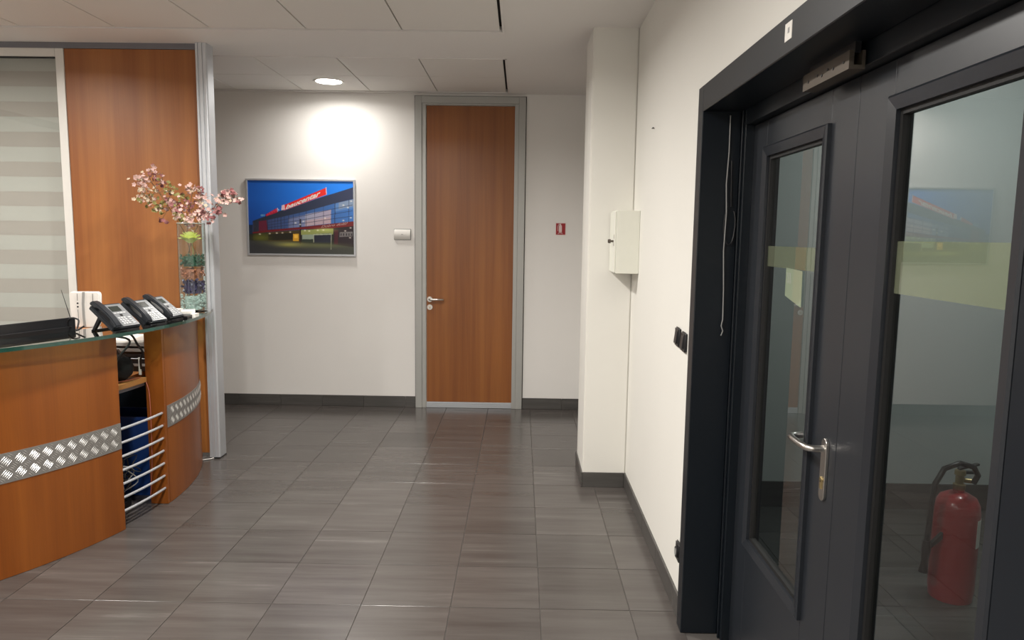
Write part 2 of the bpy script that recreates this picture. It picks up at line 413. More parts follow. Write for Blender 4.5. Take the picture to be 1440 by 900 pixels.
# ------------------------------------------------------------------ far wooden door
FX0, FX1, FZ = -.988, .029, 2.908
dr = thing('door_1', 'tall wooden flush door in a grey metal frame', 'door', ((FX0+FX1)/2, D, 0), kind=S)
mb = MB(); y1 = D-.001
for (a, b, f) in ((0, .062, .028), (.062, .10, .020)):
    mb.box(FX0+a, FX0+b, y1-f, y1, 0, FZ-a); mb.box(FX1-b, FX1-a, y1-f, y1, 0, FZ-a); mb.box(FX0+b, FX1-b, y1-f, y1, FZ-b+(.022 if b == .1 else 0), FZ-a)
mb.build('door_frame', 'alu_frame', parent=dr, bevel=.002)
mb = MB(); mb.box(FX0-.006, FX0, y1-.006, y1, 0, FZ+.006); mb.box(FX1, FX1+.006, y1-.006, y1, 0, FZ+.006); mb.box(FX0, FX1, y1-.006, y1, FZ, FZ+.006)
mb.build('shadow_gap', 'black_gap', parent=dr)
leaf = MB().box(-.883, -.063, y1-.012, y1, .058, 2.825).build('door_leaf', 'wood_door', parent=dr, bevel=.001)
mb = MB(); mb.box(-.883, -.063, y1-.010, y1, .001, .056)
for k in range(4): mb.box(-.883, -.063, y1-.018, y1-.008, .004+k*.0135, .0125+k*.0135)
mb.build('threshold_strip', 'alu', parent=dr, label='ribbed aluminium bottom strip')
def cyl_y(mb, x, y0, y1, z, r, seg=24):
    return mb.tube([(x, y0, z), (x, y1, z)], r, seg)
hx, hz, ly = -.852, 1.045, y1-.012
mb = MB(); cyl_y(mb, hx, ly-.010, ly, hz, .026); mb.build('handle_rose', 'steel', parent=leaf, bevel=.001, sm=True)
mb = MB(); mb.tube([(hx, ly-.01, hz), (hx, ly-.035, hz), (hx+.006, ly-.047, hz), (hx+.018, ly-.052, hz), (hx+.06, ly-.052, hz), (hx+.115, ly-.050, hz), (hx+.125, ly-.044, hz), (hx+.128, ly-.03, hz)], .0095, 12)
mb.build('lever', 'steel', parent=leaf, sm=True)
mb = MB(); cyl_y(mb, hx, ly-.008, ly, hz-.075, .026); mb.mi = 1; mb.box(hx-.004, hx+.004, ly-.012, ly-.007, hz-.087, hz-.068)
mb.build('key_rose', ['steel', 'brass'], parent=leaf, bevel=.001)

# ------------------------------------------------------------------ dark double door in the right wall
GX = .88                     # face of the leaves
dd = thing('door_2', 'anthracite double door with tall glass panes', 'door', (WR, 1.93, 0), kind=S)
IY0, IY1, IZ = DY0+.085, DY1-.075, DZ-.10
mb = MB(); fx = .694
mb.box(fx, .845, IY1, DY1, 0, DZ); mb.box(fx, .845, DY0, IY0, 0, DZ); mb.box(fx, .845, IY0, IY1, IZ, DZ)
mb.build('door_frame', 'anthracite_frame', parent=dd, bevel=.0025)
LY0, LY1, LZ = IY0+.055, IY1-.055, 2.078
mb = MB(); mb.box(.846, .949, LY1, IY1+.03, 0, IZ+.04); mb.box(.846, .949, IY0-.03, LY0, 0, IZ+.04); mb.box(.846, .949, LY0, LY1, LZ, IZ+.04)
mb.box(.838, .846, LY1+.02, LY1+.028, 0, IZ); 
mb.build('inner_frame', 'anthracite_frame', parent=dd, bevel=.002)
SEAM = 1.934
def leafbuild(y0, y1, gy0, gy1, gz0, gz1, active):
    mb = MB(); X0, X1 = GX, GX+.05; a, b = y0+.0015, y1-.0015
    mb.box(X0, X1, a, gy0, .008, LZ-.003); mb.box(X0, X1, gy1, b, .008, LZ-.003)
    mb.box(X0, X1, gy0, gy1, .008, gz0); mb.box(X0, X1, gy0, gy1, gz1, LZ-.003)
    lf = mb.build('door_leaf', 'anthracite', parent=dd, bevel=.0012)
    mw = .036
    mb = MB()
    def bead(ya, yb, za, zb, side):
        # bevelled bead, thicker at the outside
        pass
    o0, o1, p0, p1 = gy0-.004, gy1+.004, gz0-.004, gz1+.004
    ring_out = [(o0, p0), (o1, p0), (o1, p1), (o0, p1)]
    ring_in = [(o0+mw, p0+mw), (o1-mw, p0+mw), (o1-mw, p1-mw), (o0+mw, p1-mw)]
    xs = [(ring_out, X0), (ring_out, X0-.012), ([(y+(.006 if y < (o0+o1)/2 else -.006), z+(.006 if z < 1.2 else -.006)) for y, z in ring_out], X0-.016), (ring_in, X0-.010), (ring_in, X0+.012)]
    vs = [[mb.bm.verts.new((x, y, z)) for y, z in r] for r, x in xs]
    for p, q in zip(vs, vs[1:]):
        for k in range(4): mb.bm.faces.new((p[k], p[(k+1)%4], q[(k+1)%4], q[k]))
    mb.build('glazing_bead', 'anthracite', parent=lf)
    mb = MB(); i0, i1, k0, k1 = o0+mw, o1-mw, p0+mw, p1-mw; g = .012
    for q in ((i0-.001, i0+g, k0, k1), (i1-g, i1+.001, k0, k1), (i0+g, i1-g, k0-.001, k0+g), (i0+g, i1-g, k1-g, k1+.001)):
        mb.box(X0+.001, X0+.020, q[0], q[1], q[2], q[3])
    mb.build('gasket', 'rubber', parent=lf)
    MB().box(X0+.012, X0+.018, gy0+.002, gy1-.002, gz0+.002, gz1-.002).build('pane', 'pane', parent=lf)
    return lf
l1 = leafbuild(SEAM, LY1, 2.100, 2.640, .485, 1.975, True)
l2 = leafbuild(LY0, SEAM, 1.255, 1.755, .485, 1.985, False)
MB().box(GX+.009, GX+.0115, 2.146, 2.594, 1.553, 1.625).build('safety_strip', 'strip', parent=l1, label='pale green frosted strip across the glass')
MB().box(GX+.009, GX+.0115, 1.300, 1.709, 1.525, 1.648).build('safety_strip', 'strip', parent=l2, label='pale green frosted strip across the glass')
# handle
py, pz0, pz1 = 1.992, .905, 1.088
mb = MB(); pts = []
R_ = .017
for k in range(9): a = PI*k/8; pts.append((py+R_*math.cos(a), pz1-R_+R_*math.sin(a)))
for k in range(9): a = PI+PI*k/8; pts.append((py+R_*math.cos(a), pz0+R_+R_*math.sin(a)))
mb.prism(pts, GX-.009, GX, fn=lambda x, y, z: (z, x, y)); mb.build('handle_plate', 'steel', parent=l1, bevel=.0012)
lz = 1.058
mb = MB(); mb.tube([(GX-.008, py, lz), (GX-.035, py, lz), (GX-.047, py+.004, lz), (GX-.055, py+.016, lz), (GX-.058, py+.04, lz), (GX-.058, py+.10, lz), (GX-.056, py+.122, lz), (GX-.048, py+.136, lz), (GX-.034, py+.142, lz), (GX-.014, py+.142, lz)], .0098, 16)
mb.build('lever', 'steel', parent=l1, sm=True)
mb = MB(); mb.tube([(GX-.013, py, .968), (GX-.006, py, .968)], .0085, 16); mb.box(GX-.013, GX-.006, py-.005, py+.005, .940, .965); mb.build('lock_cylinder', 'brass', parent=l1, bevel=.001)
# things around it
mb = MB(); mb.prism([(.80, 0), (.840, 0), (.840, .045), (.832, .045), (.832, .010), (.812, .010), (.812, .045), (.80, .045)], 1.83, 2.12, fn=lambda x, y, z: (x, z, 2.068+y))
hk = thing('magnetic_lock', 'bare metal channel housing fixed under the head of the dark double door', 'lock', (.83, 1.97, 2.068))
mb.build('channel', 'steel_dim', parent=hk)
mb = MB()
for k, (yy, zz) in enumerate(((1.86, .022), (1.92, .020), (1.955, .026), (1.99, .018), (2.02, .024), (2.08, .02))): mb.tube([(.7985, yy, 2.068+zz), (.8005, yy, 2.068+zz)], .004, 8)
mb.build('screw_holes', 'black', parent=hk)['kind'] = 'stuff'
mb = MB(); mb.box(.815, .83, 1.835, 2.115, 2.108, IZ); mb.build('bracket', 'black', parent=hk)
mb = MB(); mb.box(fx-.0015, fx, 1.935, 1.983, 2.168, 2.214); mb.mi = 1; mb.box(fx-.0019, fx-.0014, 1.950, 1.962, 2.186, 2.200)
tag(mb.build('sticker', ['paper', 'grey']), 'small white square sticker on the dark head of the double door frame', 'sticker')
mb = MB(); mb.prism([(2.265, 1.550), (2.262, 1.435), (2.402, 1.462), (2.402, 1.556)], GX+.0072, GX+.0085, fn=lambda x, y, z: (z, x, y)); mb.mi = 1
for k in range(3): mb.tube([(GX+.0068, 2.355+.014*k, 1.505), (GX+.0068, 2.362+.014*k, 1.54)], .0008, 5)
tag(mb.build('paper_note', [glass('note_paper', (.5, .6, .5), body=(.42, .50, .36), bodyfac=.7), 'grey']), 'pale green paper note taped on the glass of the narrow door leaf', 'paper note')
# cable hanging down the jamb
jy = IY1-.006
tag(MB().tube([(.800, jy, 2.12), (.801, jy, 1.98), (.795, jy-.004, 1.86), (.800, jy-.006, 1.75), (.797, jy-.002, 1.6), (.804, jy-.003, 1.45), (.806, jy-.004, 1.33), (.800, jy-.008, 1.305), (.808, jy-.006, 1.285), (.802, jy-.004, 1.265)], .0024, 8).build('cable', 'grey', sm=True), 'thin grey cable hanging down the dark door jamb', 'cable')
lp = [(.815+.022*math.cos(a), jy-.002-.002*math.sin(a*3), 1.70+.075*math.sin(a)) for a in [k*2*PI/22 for k in range(21)]]
tag(MB().tube([(.812, jy, 1.95)]+lp[5:]+lp[:4], .0030, 6).build('cable', 'black', sm=True), 'coiled black cable loop on the dark door jamb', 'cable')

# fire extinguisher in the vestibule
ex, ey = 2.03, 3.20
fe = thing('fire_extinguisher', 'red fire extinguisher on the floor behind the glazed door', 'fire extinguisher', (ex, ey, 0))
MB().lathe([(0, .012), (.080, .012), (.086, .0), (.090, .004), (.092, .03), (.095, .05), (.095, .42), (.090, .455), (.075, .485), (.045, .503), (.024, .51), (.024, .52), (0, .52)], ex, ey, 40).build('cylinder_body', 'red', parent=fe, sm=True)
mb = MB().lathe([(.022, .52), (.026, .525), (.026, .545), (.018, .55), (.018, .585), (.024, .59), (.022, .61), (0, .612)], ex, ey, 20); mb.tube([(ex, ey, .565), (ex+.05, ey-.02, .565)], .011, 10); mb.build('valve', 'brass', parent=fe, sm=True)
mb = MB(); mb.box(ex-.015, ex+.075, ey-.012, ey+.012, .595, .606); mb.hexa([(ex-.01, ey-.011, .612), (ex+.08, ey-.011, .635), (ex+.08, ey+.011, .635), (ex-.01, ey+.011, .612), (ex-.01, ey-.011, .622), (ex+.08, ey-.011, .645), (ex+.08, ey+.011, .645), (ex-.01, ey+.011, .622)])
mb.build('squeeze_handle', 'black', parent=fe, bevel=.002)
MB().tube([(ex+.045, ey-.03, .56), (ex+.055, ey-.04, .60), (ex+.02, ey-.06, .645), (ex-.05, ey-.07, .665), (ex-.12, ey-.075, .64), (ex-.155, ey-.075, .57), (ex-.165, ey-.075, .47), (ex-.165, ey-.07, .35), (ex-.165, ey-.065, .30)], .0125, 12).build('hose', 'black', parent=fe, sm=True)
MB().tube([(ex-.165, ey-.065, .30), (ex-.165, ey-.065, .26), (ex-.168, ey-.065, .20), (ex-.172, ey-.065, .15)], [.016, .02, .014, .02], 14).build('nozzle', 'black', parent=fe, sm=True)
mb = MB(); mb.hexa([(ex-.155, ey-.075, .26), (ex-.085, ey-.05, .30), (ex-.085, ey-.03, .30), (ex-.155, ey-.055, .26), (ex-.155, ey-.075, .28), (ex-.085, ey-.05, .33), (ex-.085, ey-.03, .33), (ex-.155, ey-.055, .28)]); mb.build('hose_clip', 'black', parent=fe)
mb = MB(); a0 = math.radians(-62)
mb.arc(ex, ey, .0955, .0965, a0, a0+math.radians(70), .27, .40, 10); mb.build('instruction_label', 'paper', parent=fe, sm=True)

# ------------------------------------------------------------------ wall fittings
def switch(y, z, label, w=.078, h=.088, cat='light switch', group=None, sock=False):
    t = thing('wall_socket' if sock else 'light_switch', label, cat, (WR, y, z), group)
    mb = MB(); mb.box(WR-.014, WR-.0005, y-w/2, y+w/2, z-h/2, z+h/2); mb.build('cover_plate', 'black', parent=t, bevel=.006, segs=3, sm=True)
    if sock:
        mb = MB(); mb.tube([(WR-.022, y, z), (WR-.013, y, z)], .024, 24); mb.build('socket_insert', 'black', parent=t, bevel=.002)
        MB().tube([(WR-.0235, y, z), (WR-.0215, y, z)], .016, 20).build('socket_recess', 'grey', parent=t)
    else:
        mb = MB(); mb.hexa([(WR-.022, y-.022, z-.028), (WR-.013, y-.022, z-.028), (WR-.013, y+.022, z-.028), (WR-.022, y+.022, z-.028), (WR-.016, y-.022, z+.028), (WR-.013, y-.022, z+.028), (WR-.013, y+.022, z+.028), (WR-.016, y+.022, z+.028)])
        mb.build('rocker', 'black', parent=t, bevel=.001)
    return t
switch(3.175, 1.21, 'left one of two black wall switches beside the dark door frame')
switch(3.055, 1.205, 'right black wall switch nearest the dark door frame')
switch(2.99, .29, 'black wall socket low by the dark door frame', cat='socket', sock=True, h=.085, w=.075)
# cream cabinet
cbn = thing('wall_cabinet', 'small cream metal key cabinet with knob lock in the corner by the pillar', 'cabinet', (.64, 4.47, 1.43))
MB().box(.575, WR-.001, 4.345, 4.595, 1.43, 1.81).build('cabinet_body', 'cream', parent=cbn, bevel=.002)
d_ = MB().box(.566, .574, 4.352, 4.588, 1.437, 1.803).build('cabinet_door', 'cream', parent=cbn, bevel=.001)
mb = MB(); mb.tube([(.566, 4.41, 1.625), (.548, 4.41, 1.625), (.548, 4.41, 1.625), (.532, 4.41, 1.625)], [.007, .006, .013, .011], 14); mb.build('knob', 'steel_dim', parent=d_, sm=True)
mb = MB(); mb.tube([(.562, 4.385, 1.605), (.567, 4.385, 1.605)], .007, 12); mb.build('key_plate', 'steel', parent=d_); MB().box(.562, .567, 4.37, 4.378, 1.64, 1.665).build('latch', 'steel', parent=d_)
mb = MB(); mb.tube([(WR-.010, 3.99, 2.241), (WR, 3.99, 2.241)], .003, 8); mb.box(WR-.011, WR-.007, 3.972, 4.008, 2.239, 2.243)
tag(mb.build('wall_hook', 'black'), 'tiny dark hook on the right wall above the cabinet', 'hook')
# thermostat
th = thing('thermostat', 'white rectangular control plate on the far wall left of the wooden door', 'thermostat', (-1.11, D, 1.60))
MB().box(-1.190, -1.030, D-.010, D-.001, 1.598, 1.702).build('backplate', 'grey', parent=th, bevel=.003)
mb = MB(); n = 10
poly = [(D-.010-.022*math.sin(PI*k/n)**.6 if 0 < k < n else D-.010, 1.604+.092*k/n) for k in range(n+1)]
poly = [(-p[0], p[1]) for p in poly]
mb.prism(poly, -1.185, -1.035, fn=lambda x, y, z: (z, -x, y)); mb.build('cover', 'white', parent=th, sm=True)
MB().box(-1.118, -1.100, D-.034, D-.030, 1.649, 1.653).build('indicator', 'grey', parent=th)
# fire sign
fs = thing('fire_sign', 'small red fire extinguisher sign on the far wall right of the wooden door', 'sign', (.37, D, 1.66))
mb = MB(); sx0, sx1, sz0, sz1 = .322, .416, 1.662, 1.776
mb.mi = 0; mb.box(sx0, sx1, D-.0025, D-.0005, sz0, sz1); mb.build('plate', 'signwhite', parent=fs)
MB().box(sx0+.004, sx1-.004, D-.0035, D-.002, sz0+.005, sz1-.005).build('red_field', 'signred', parent=fs)
mb = MB(); yq = D-.004; cx_ = .366
mb.box(cx_-.014, cx_+.014, yq-.001, yq, 1.690, 1.748); mb.prism([(cx_-.014, 1.748), (cx_+.014, 1.748), (cx_+.006, 1.757), (cx_-.006, 1.757)], yq-.001, yq, fn=lambda x, y, z: (x, z, y))
mb.box(cx_-.005, cx_+.005, yq-.001, yq, 1.757, 1.765); mb.prism([(cx_-.016, 1.762), (cx_+.008, 1.766), (cx_+.008, 1.769), (cx_-.017, 1.766)], yq-.001, yq, fn=lambda x, y, z: (x, z, y))
mb.tube([(cx_-.005, yq-.001, 1.761), (cx_-.020, yq-.001, 1.755), (cx_-.024, yq-.001, 1.735), (cx_-.022, yq-.001, 1.70)], .0022, 5)
mb.prism([(cx_-.026, 1.672), (cx_-.018, 1.677), (cx_, 1.681), (cx_+.018, 1.677), (cx_+.026, 1.672), (cx_+.018, 1.682), (cx_, 1.687), (cx_-.018, 1.682)][::-1], yq-.001, yq, fn=lambda x, y, z: (x, z, y))
mb.build('pictogram', 'signwhite', parent=fs)

# ------------------------------------------------------------------ framed photograph on the far wall
px0, px1, pz0_, pz1_ = -2.565, -1.547, 1.438, 2.146
pic = thing('framed_picture', 'wide framed photo print of a shopping centre at dusk on the far wall', 'picture', ((px0+px1)/2, D, pz0_))
fw, fd = .016, .030
mb = MB(); yb = D-.001
mb.box(px0, px0+fw, D-fd, yb, pz0_, pz1_); mb.box(px1-fw, px1, D-fd, yb, pz0_, pz1_); mb.box(px0+fw, px1-fw, D-fd, yb, pz0_, pz0_+fw); mb.box(px0+fw, px1-fw, D-fd, yb, pz1_-fw, pz1_)
mb.build('frame', 'alu', parent=pic, bevel=.001)
ix0, ix1, iz0, iz1 = px0+fw, px1-fw, pz0_+fw, pz1_-fw
IW, IH = 744, 518
def c2(x, y):            # crop coordinates of the print -> print space
    v = y-65; return (x-90-18*v/IH, v)
def lin(c): return tuple(((q/255)/12.92 if q/255 <= .04045 else ((q/255+.055)/1.055)**2.4) for q in c)
NX, NY = 260, 181
gx, gy = np.meshgrid((np.arange(NX*2)+.5)/(NX*2)*IW, (np.arange(NY*2)+.5)/(NY*2)*IH)
u_, v_ = gx/IW, gy/IH
img = np.zeros((NY*2, NX*2, 3))
c_l, c_r, c_b = np.array((24, 92, 190.)), np.array((36, 140, 255.)), np.array((14, 60, 140.))
k_ = np.clip(u_*1.15, 0, 1)[..., None]; img[:] = c_l*(1-k_)+c_r*k_
kb = np.clip((v_-.25)*2.0, 0, 1)[..., None]*(1-k_)*.8; img[:] = img*(1-kb)+c_b*kb
def inpoly(pts):
    P = [c2(*p) for p in pts]; ins = np.zeros(gx.shape, bool); n = len(P)
    for i in range(n):
        (xa, ya), (xb, yb2) = P[i], P[(i+1) % n]
        if ya == yb2: continue
        c = ((ya > gy) != (yb2 > gy)) & (gx < (xb-xa)*(gy-ya)/(yb2-ya)+xa); ins ^= c
    return ins
def paint(pts, c, a=1., c2nd=None):
    mk = inpoly(pts)
    if c2nd is not None:
        P = [c2(*p) for p in pts]; x0, x1 = min(p[0] for p in P), max(p[0] for p in P); t = np.clip((gx-x0)/(x1-x0), 0, 1)[..., None]
        cc_ = np.array(c, float)*(1-t)+np.array(c2nd, float)*t; img[mk] = img[mk]*(1-a)+cc_[mk]*a
    else: img[mk] = img[mk]*(1-a)+np.array(c, float)*a
def blob(x, y, rx, ry, c, a=1.):
    X, Y = c2(x, y); e = np.exp(-(((gx-X)/rx)**2+((gy-Y)/ry)**2))[..., None]*a; img[:] = img*(1-e)+np.array(c, float)*e
def interp(tab, x):
    return float(np.interp(x, [t[0] for t in tab], [t[1] for t in tab]))
roof_t = [(128, 352), (305, 284), (640, 168), (700, 150), (850, 100)]; roof_b = [(128, 360), (225, 345), (330, 322), (500, 280), (700, 222), (850, 184)]
band_t = [(128, 432), (235, 415), (465, 392), (640, 370), (850, 344)]; band_b = [(128, 442), (235, 430), (465, 408), (690, 396), (850, 378)]
paint([(60, 445), (128, 440), (850, 378), (870, 600), (60, 600)], (42, 44, 38))
paint([(60, 490), (230, 492), (400, 500), (700, 512), (870, 530), (870, 600), (60, 600)], (56, 58, 62), 1, (72, 74, 66))
paint([(60, 380), (130, 380), (130, 445), (60, 445)], (26, 44, 70))
paint([(b[0], b[1]) for b in roof_b]+band_t[::-1], (58, 66, 104), 1, (70, 128, 205))
paint([(133, 352), (225, 345), (235, 418), (133, 432)], (48, 52, 68)); paint([(172, 348), (226, 345), (234, 418), (172, 424)], (104, 34, 58))
paint([(500, 300), (682, 262), (682, 362), (500, 385)], (176, 176, 198), .9, (190, 172, 188)); paint([(380, 330), (500, 303), (500, 385), (380, 400)], (118, 128, 168), .8, (150, 156, 190))
paint([(500, 345), (682, 318), (682, 362), (500, 385)], (205, 170, 170), .6)
paint([(705, 222), (850, 184), (850, 250), (705, 280)], (110, 150, 205), .7); paint([(735, 215), (850, 186), (850, 235), (735, 262)], (165, 170, 180), .6)
for f in (.26, .52, .76):
    seg = [(x, interp(roof_b, x)*(1-f)+interp(band_t, x)*f) for x in range(232, 851, 20)]
    paint([(x, y-1.7) for x, y in seg]+[(x, y+1.7) for x, y in seg[::-1]], (38, 44, 70), .75)
for x in (232, 262, 285, 305, 328, 352, 382, 415, 458, 505, 565, 628, 708, 806):
    wv = 4.2 if x in (708, 328, 232) else 2.4
    paint([(x-wv/2, interp(roof_b, x)), (x+wv/2, interp(roof_b, x)), (x+wv/2+2, interp(band_t, x)), (x-wv/2+2, interp(band_t, x))], (34, 38, 58), .85)
paint([(462, 335), (472, 333), (474, 392), (464, 393)], (40, 40, 52))
paint(roof_t+roof_b[::-1], (38, 48, 64), 1, (58, 66, 96))
paint(band_t+band_b[::-1], (112, 26, 34), 1, (124, 34, 38))
paint([(240, 430), (465, 410), (465, 495), (240, 495)], (70, 58, 34)); paint([(133, 445), (240, 432), (240, 492), (133, 492)], (62, 62, 34))
paint([(465, 412), (700, 398), (700, 440), (465, 448)], (150, 158, 92)); paint([(480, 446), (560, 442), (560, 476), (480, 478)], (150, 164, 146)); paint([(480, 478), (560, 476), (560, 500), (480, 500)], (48, 58, 52))
paint([(560, 440), (690, 432), (690, 500), (560, 502)], (40, 44, 58)); paint([(700, 398), (850, 380), (858, 530), (706, 512)], (46, 36, 42)); paint([(708, 410), (735, 408), (735, 512), (708, 512)], (74, 30, 40))
paint([(745, 424), (838, 418), (838, 452), (745, 458)], (122, 118, 118))
for x in (752, 770, 790, 808, 826): paint([(x, 432), (x+8, 431), (x+8, 448), (x, 449)], (60, 52, 56))
paint([(240, 445), (415, 432), (415, 480), (300, 488), (240, 485)], (38, 36, 28)); paint([(415, 440), (457, 438), (457, 492), (415, 492)], (222, 164, 48)); paint([(424, 446), (448, 445), (448, 470), (424, 470)], (250, 200, 80))
paint([(463, 405), (472, 405), (472, 512), (463, 512)], (48, 30, 26))
for x in (560, 684): paint([(x, 440), (x+5, 440), (x+5, 548 if x > 600 else 500), (x, 548 if x > 600 else 500)], (168, 172, 150))
paint([(560, 440), (690, 434), (690, 442), (560, 448)], (176, 184, 158))
blob(395, 516, 95, 16, (196, 188, 92), .9); blob(600, 520, 200, 18, (112, 116, 76), .75); blob(190, 470, 60, 22, (120, 124, 40), .6); blob(640, 408, 70, 14, (206, 214, 120), .7); blob(300, 505, 120, 14, (110, 112, 70), .5)
for x, y in ((432, 362), (487, 350), (640, 325), (768, 232), (800, 248), (822, 203), (822, 320), (770, 340), (822, 392), (785, 414), (630, 410), (820, 462), (250, 440), (340, 434), (300, 436), (395, 428), (180, 445), (500, 415), (530, 418), (590, 412), (465, 372)):
    blob(x, y, 7, 4.5, (255, 246, 230), .95)
paint([(345, 238), (640, 112), (645, 158), (350, 274)], (226, 40, 44), 1, (240, 48, 42))
paint([(640, 108), (646, 106), (650, 158), (644, 160)], (240, 190, 210)); paint([(345, 274), (645, 158), (645, 162), (345, 278)], (190, 130, 180), .8)
paint([(332, 240), (352, 232), (356, 268), (332, 274)], (238, 226, 232))
for x in (338, 345): paint([(x, 238), (x+2.5, 237), (x+3.5, 270), (x+1, 271)], (222, 120, 130), .8)
paint([(218, 306), (298, 258), (304, 288), (224, 318)], (186, 32, 62)); paint([(300, 258), (305, 257), (308, 282), (303, 285)], (220, 200, 220)); paint([(306, 262), (318, 270), (314, 276), (306, 272)], (180, 220, 255), .8)
for x in (186, 196, 206): paint([(x, 306), (x+5, 302), (x+6, 318), (x+1, 320)], (130, 190, 215), .9)
for k, x in enumerate((232, 246, 262, 276, 290)): paint([(x, 298-8*k), (x+5, 295-8*k), (x+6, 306-7*k), (x+1, 309-7*k)], (226, 90, 120), .8)
img = img.reshape(NY, 2, NX, 2, 3).mean((1, 3))
im_l = np.where(img/255 <= .04045, img/255/12.92, ((img/255+.055)/1.055)**2.4)
vx = np.linspace(ix0, ix1, NX+1); vz = np.linspace(iz1, iz0, NY+1)
loc_o = ORG[pic]
VX_, VZ_ = np.meshgrid(vx, vz); yy_ = D-.018
co = np.stack([VX_-loc_o.x, np.full_like(VX_, yy_-loc_o.y), VZ_-loc_o.z], -1).reshape(-1, 3)
ii, jj = np.meshgrid(np.arange(NX), np.arange(NY)); a = (jj*(NX+1)+ii).ravel(); faces = np.stack([a, a+NX+1, a+NX+2, a+1], -1)
me = bpy.data.meshes.new('print'); me.from_pydata(co.tolist(), [], faces.tolist())
ca_ = me.color_attributes.new('ink', 'FLOAT_COLOR', 'CORNER')
ca_.data.foreach_set('color', np.repeat(np.concatenate([im_l.reshape(-1, 3), np.ones((NX*NY, 1))], 1), 4, 0).ravel())
mt, nt, b = newmat('printed_photo'); at = nt.nodes.new('ShaderNodeAttribute'); at.attribute_name = 'ink'
nt.links.new(at.outputs['Color'], b.inputs['Base Color']); b.inputs['Roughness'].default_value = .45; me.materials.append(mt)
pr = bpy.data.objects.new('print', me); COL.objects.link(pr); pr.parent = pic
def print_text(txt, mapf, mat, shear=.25, name='lettering', bold=0.03):
    cu = bpy.data.curves.new('t', 'FONT'); cu.body = txt; cu.shear = shear; cu.offset = bold; cu.resolution_u = 3
    to = bpy.data.objects.new('t', cu); COL.objects.link(to)
    dg = bpy.context.evaluated_depsgraph_get(); dg.update(); mm = bpy.data.meshes.new_from_object(to.evaluated_get(dg))
    bpy.data.objects.remove(to)
    xs = [v.co.x for v in mm.vertices]; x0, x1 = min(xs), max(xs)
    for v in mm.vertices:
        s, t = (v.co.x-x0)/(x1-x0), v.co.y/.7
        X, Y = c2(*mapf(s, t)); v.co = Vector((ix0+X/IW*(ix1-ix0), yy_-.0006, iz1-Y/IH*(iz1-iz0)))-loc_o
    mm.materials.clear(); mm.materials.append(M[mat]); o = bpy.data.objects.new(name, mm); COL.objects.link(o); o.parent = pic; return o
print_text('baucentar', lambda s, t: (360+s*243+t*2, 266-s*99-t*(27+10*s)), 'paper', .3)
print_text('Dobro do\u0161li!', lambda s, t: (614+s*186+t*2, 393-s*24-t*(16+3*s)), 'petal_pink', .4, bold=0.0)

# ------------------------------------------------------------------ partition: wooden panel, post, glazed bay with blind
PY = 5.085
pw = thing('wall_partition', 'partition of cherry wood panel with aluminium end post and top rail', 'partition wall', (-2.7, PY+.04, 0), kind=S)
MB().box(-3.178, -2.252, PY, PY+.05, .035, 2.893).build('wood_panel', 'wood', parent=pw, bevel=.001)
MB().box(XL, -2.252, PY-.002, PY+.075, 2.895, H).build('top_rail', 'alu_dark', parent=pw)
mb = MB(); n = 8; post = [(-2.250, 5.050), (-2.236, 5.050), (-2.236, 5.056), (-2.228, 5.056), (-2.228, 5.050), (-2.206, 5.050), (-2.206, 5.056), (-2.199, 5.056), (-2.199, 5.052)]
post += [(-2.190+.014*math.sin(PI/2*k/4), 5.064-.012*math.cos(PI/2*k/4)) for k in range(1, 5)] + [(-2.176, 5.160), (-2.188, 5.172), (-2.250, 5.172)]
mb.prism(post, .012, H); mb.build('end_post', 'alu', parent=pw)
mb = MB(); mb.box(-2.249, -2.177, 5.054, 5.170, 0, .012); mb.build('post_foot', 'black', parent=pw)
wf = thing('window_1', 'interior glazed bay of the partition with pale aluminium frame', 'window', (-4.6, PY, .0), kind=S)
mb = MB(); mb.box(-3.238, -3.180, PY-.006, PY+.045, 0, 2.894); mb.box(XL, -3.238, PY-.006, PY+.045, 2.838, 2.894); mb.box(XL, -3.238, PY-.006, PY+.045, 0, .12)
mb.box(-4.86, -4.80, PY-.006, PY+.045, .12, 2.838)
mb.build('window_frame', 'win_frame', parent=wf, bevel=.002)
mb = MB(); mb.box(-3.243, -3.238, PY+.004, PY+.03, .12, 2.838); mb.box(-4.80, -3.243, PY+.004, PY+.03, 2.831, 2.838); mb.build('gasket', 'rubber', parent=wf)
MB().box(-4.80, -3.238, PY+.012, PY+.018, .12, 2.838).build('pane', 'pane_win', parent=wf)
MB().box(XL, -4.86, PY+.012, PY+.018, .12, 2.838).build('pane', 'pane_win', parent=wf)
bl = thing('roller_blind', 'pale day and night roller blind with alternating bands behind the glass', 'blind', (-4.2, PY+.10, 2.85))
MB().tube([(-5.1, PY+.13, 2.86), (-3.20, PY+.13, 2.86)], .028, 16).build('roller', 'white', parent=bl, sm=True)
zt = 2.865; k = 0
while zt > .1:
    zb = max(.08, zt-.105)
    MB().box(-5.1, -3.205, PY+.098, PY+.101, zb+.0005, zt).build('fabric_band', 'blind_b' if k % 2 == 0 else 'blind_a', parent=bl); zt = zb; k += 1
    if zb <= .081: break
tag(MB().tube([(-2.36, 5.00, .006), (-2.30, 4.99, .006), (-2.24, 5.03, .006), (-2.20, 5.10, .006), (-2.23, 5.2, .006), (-2.4, 5.25, .006)], .004, 8).build('cable', 'white', sm=True), 'white cable on the floor at the foot of the partition post', 'cable')

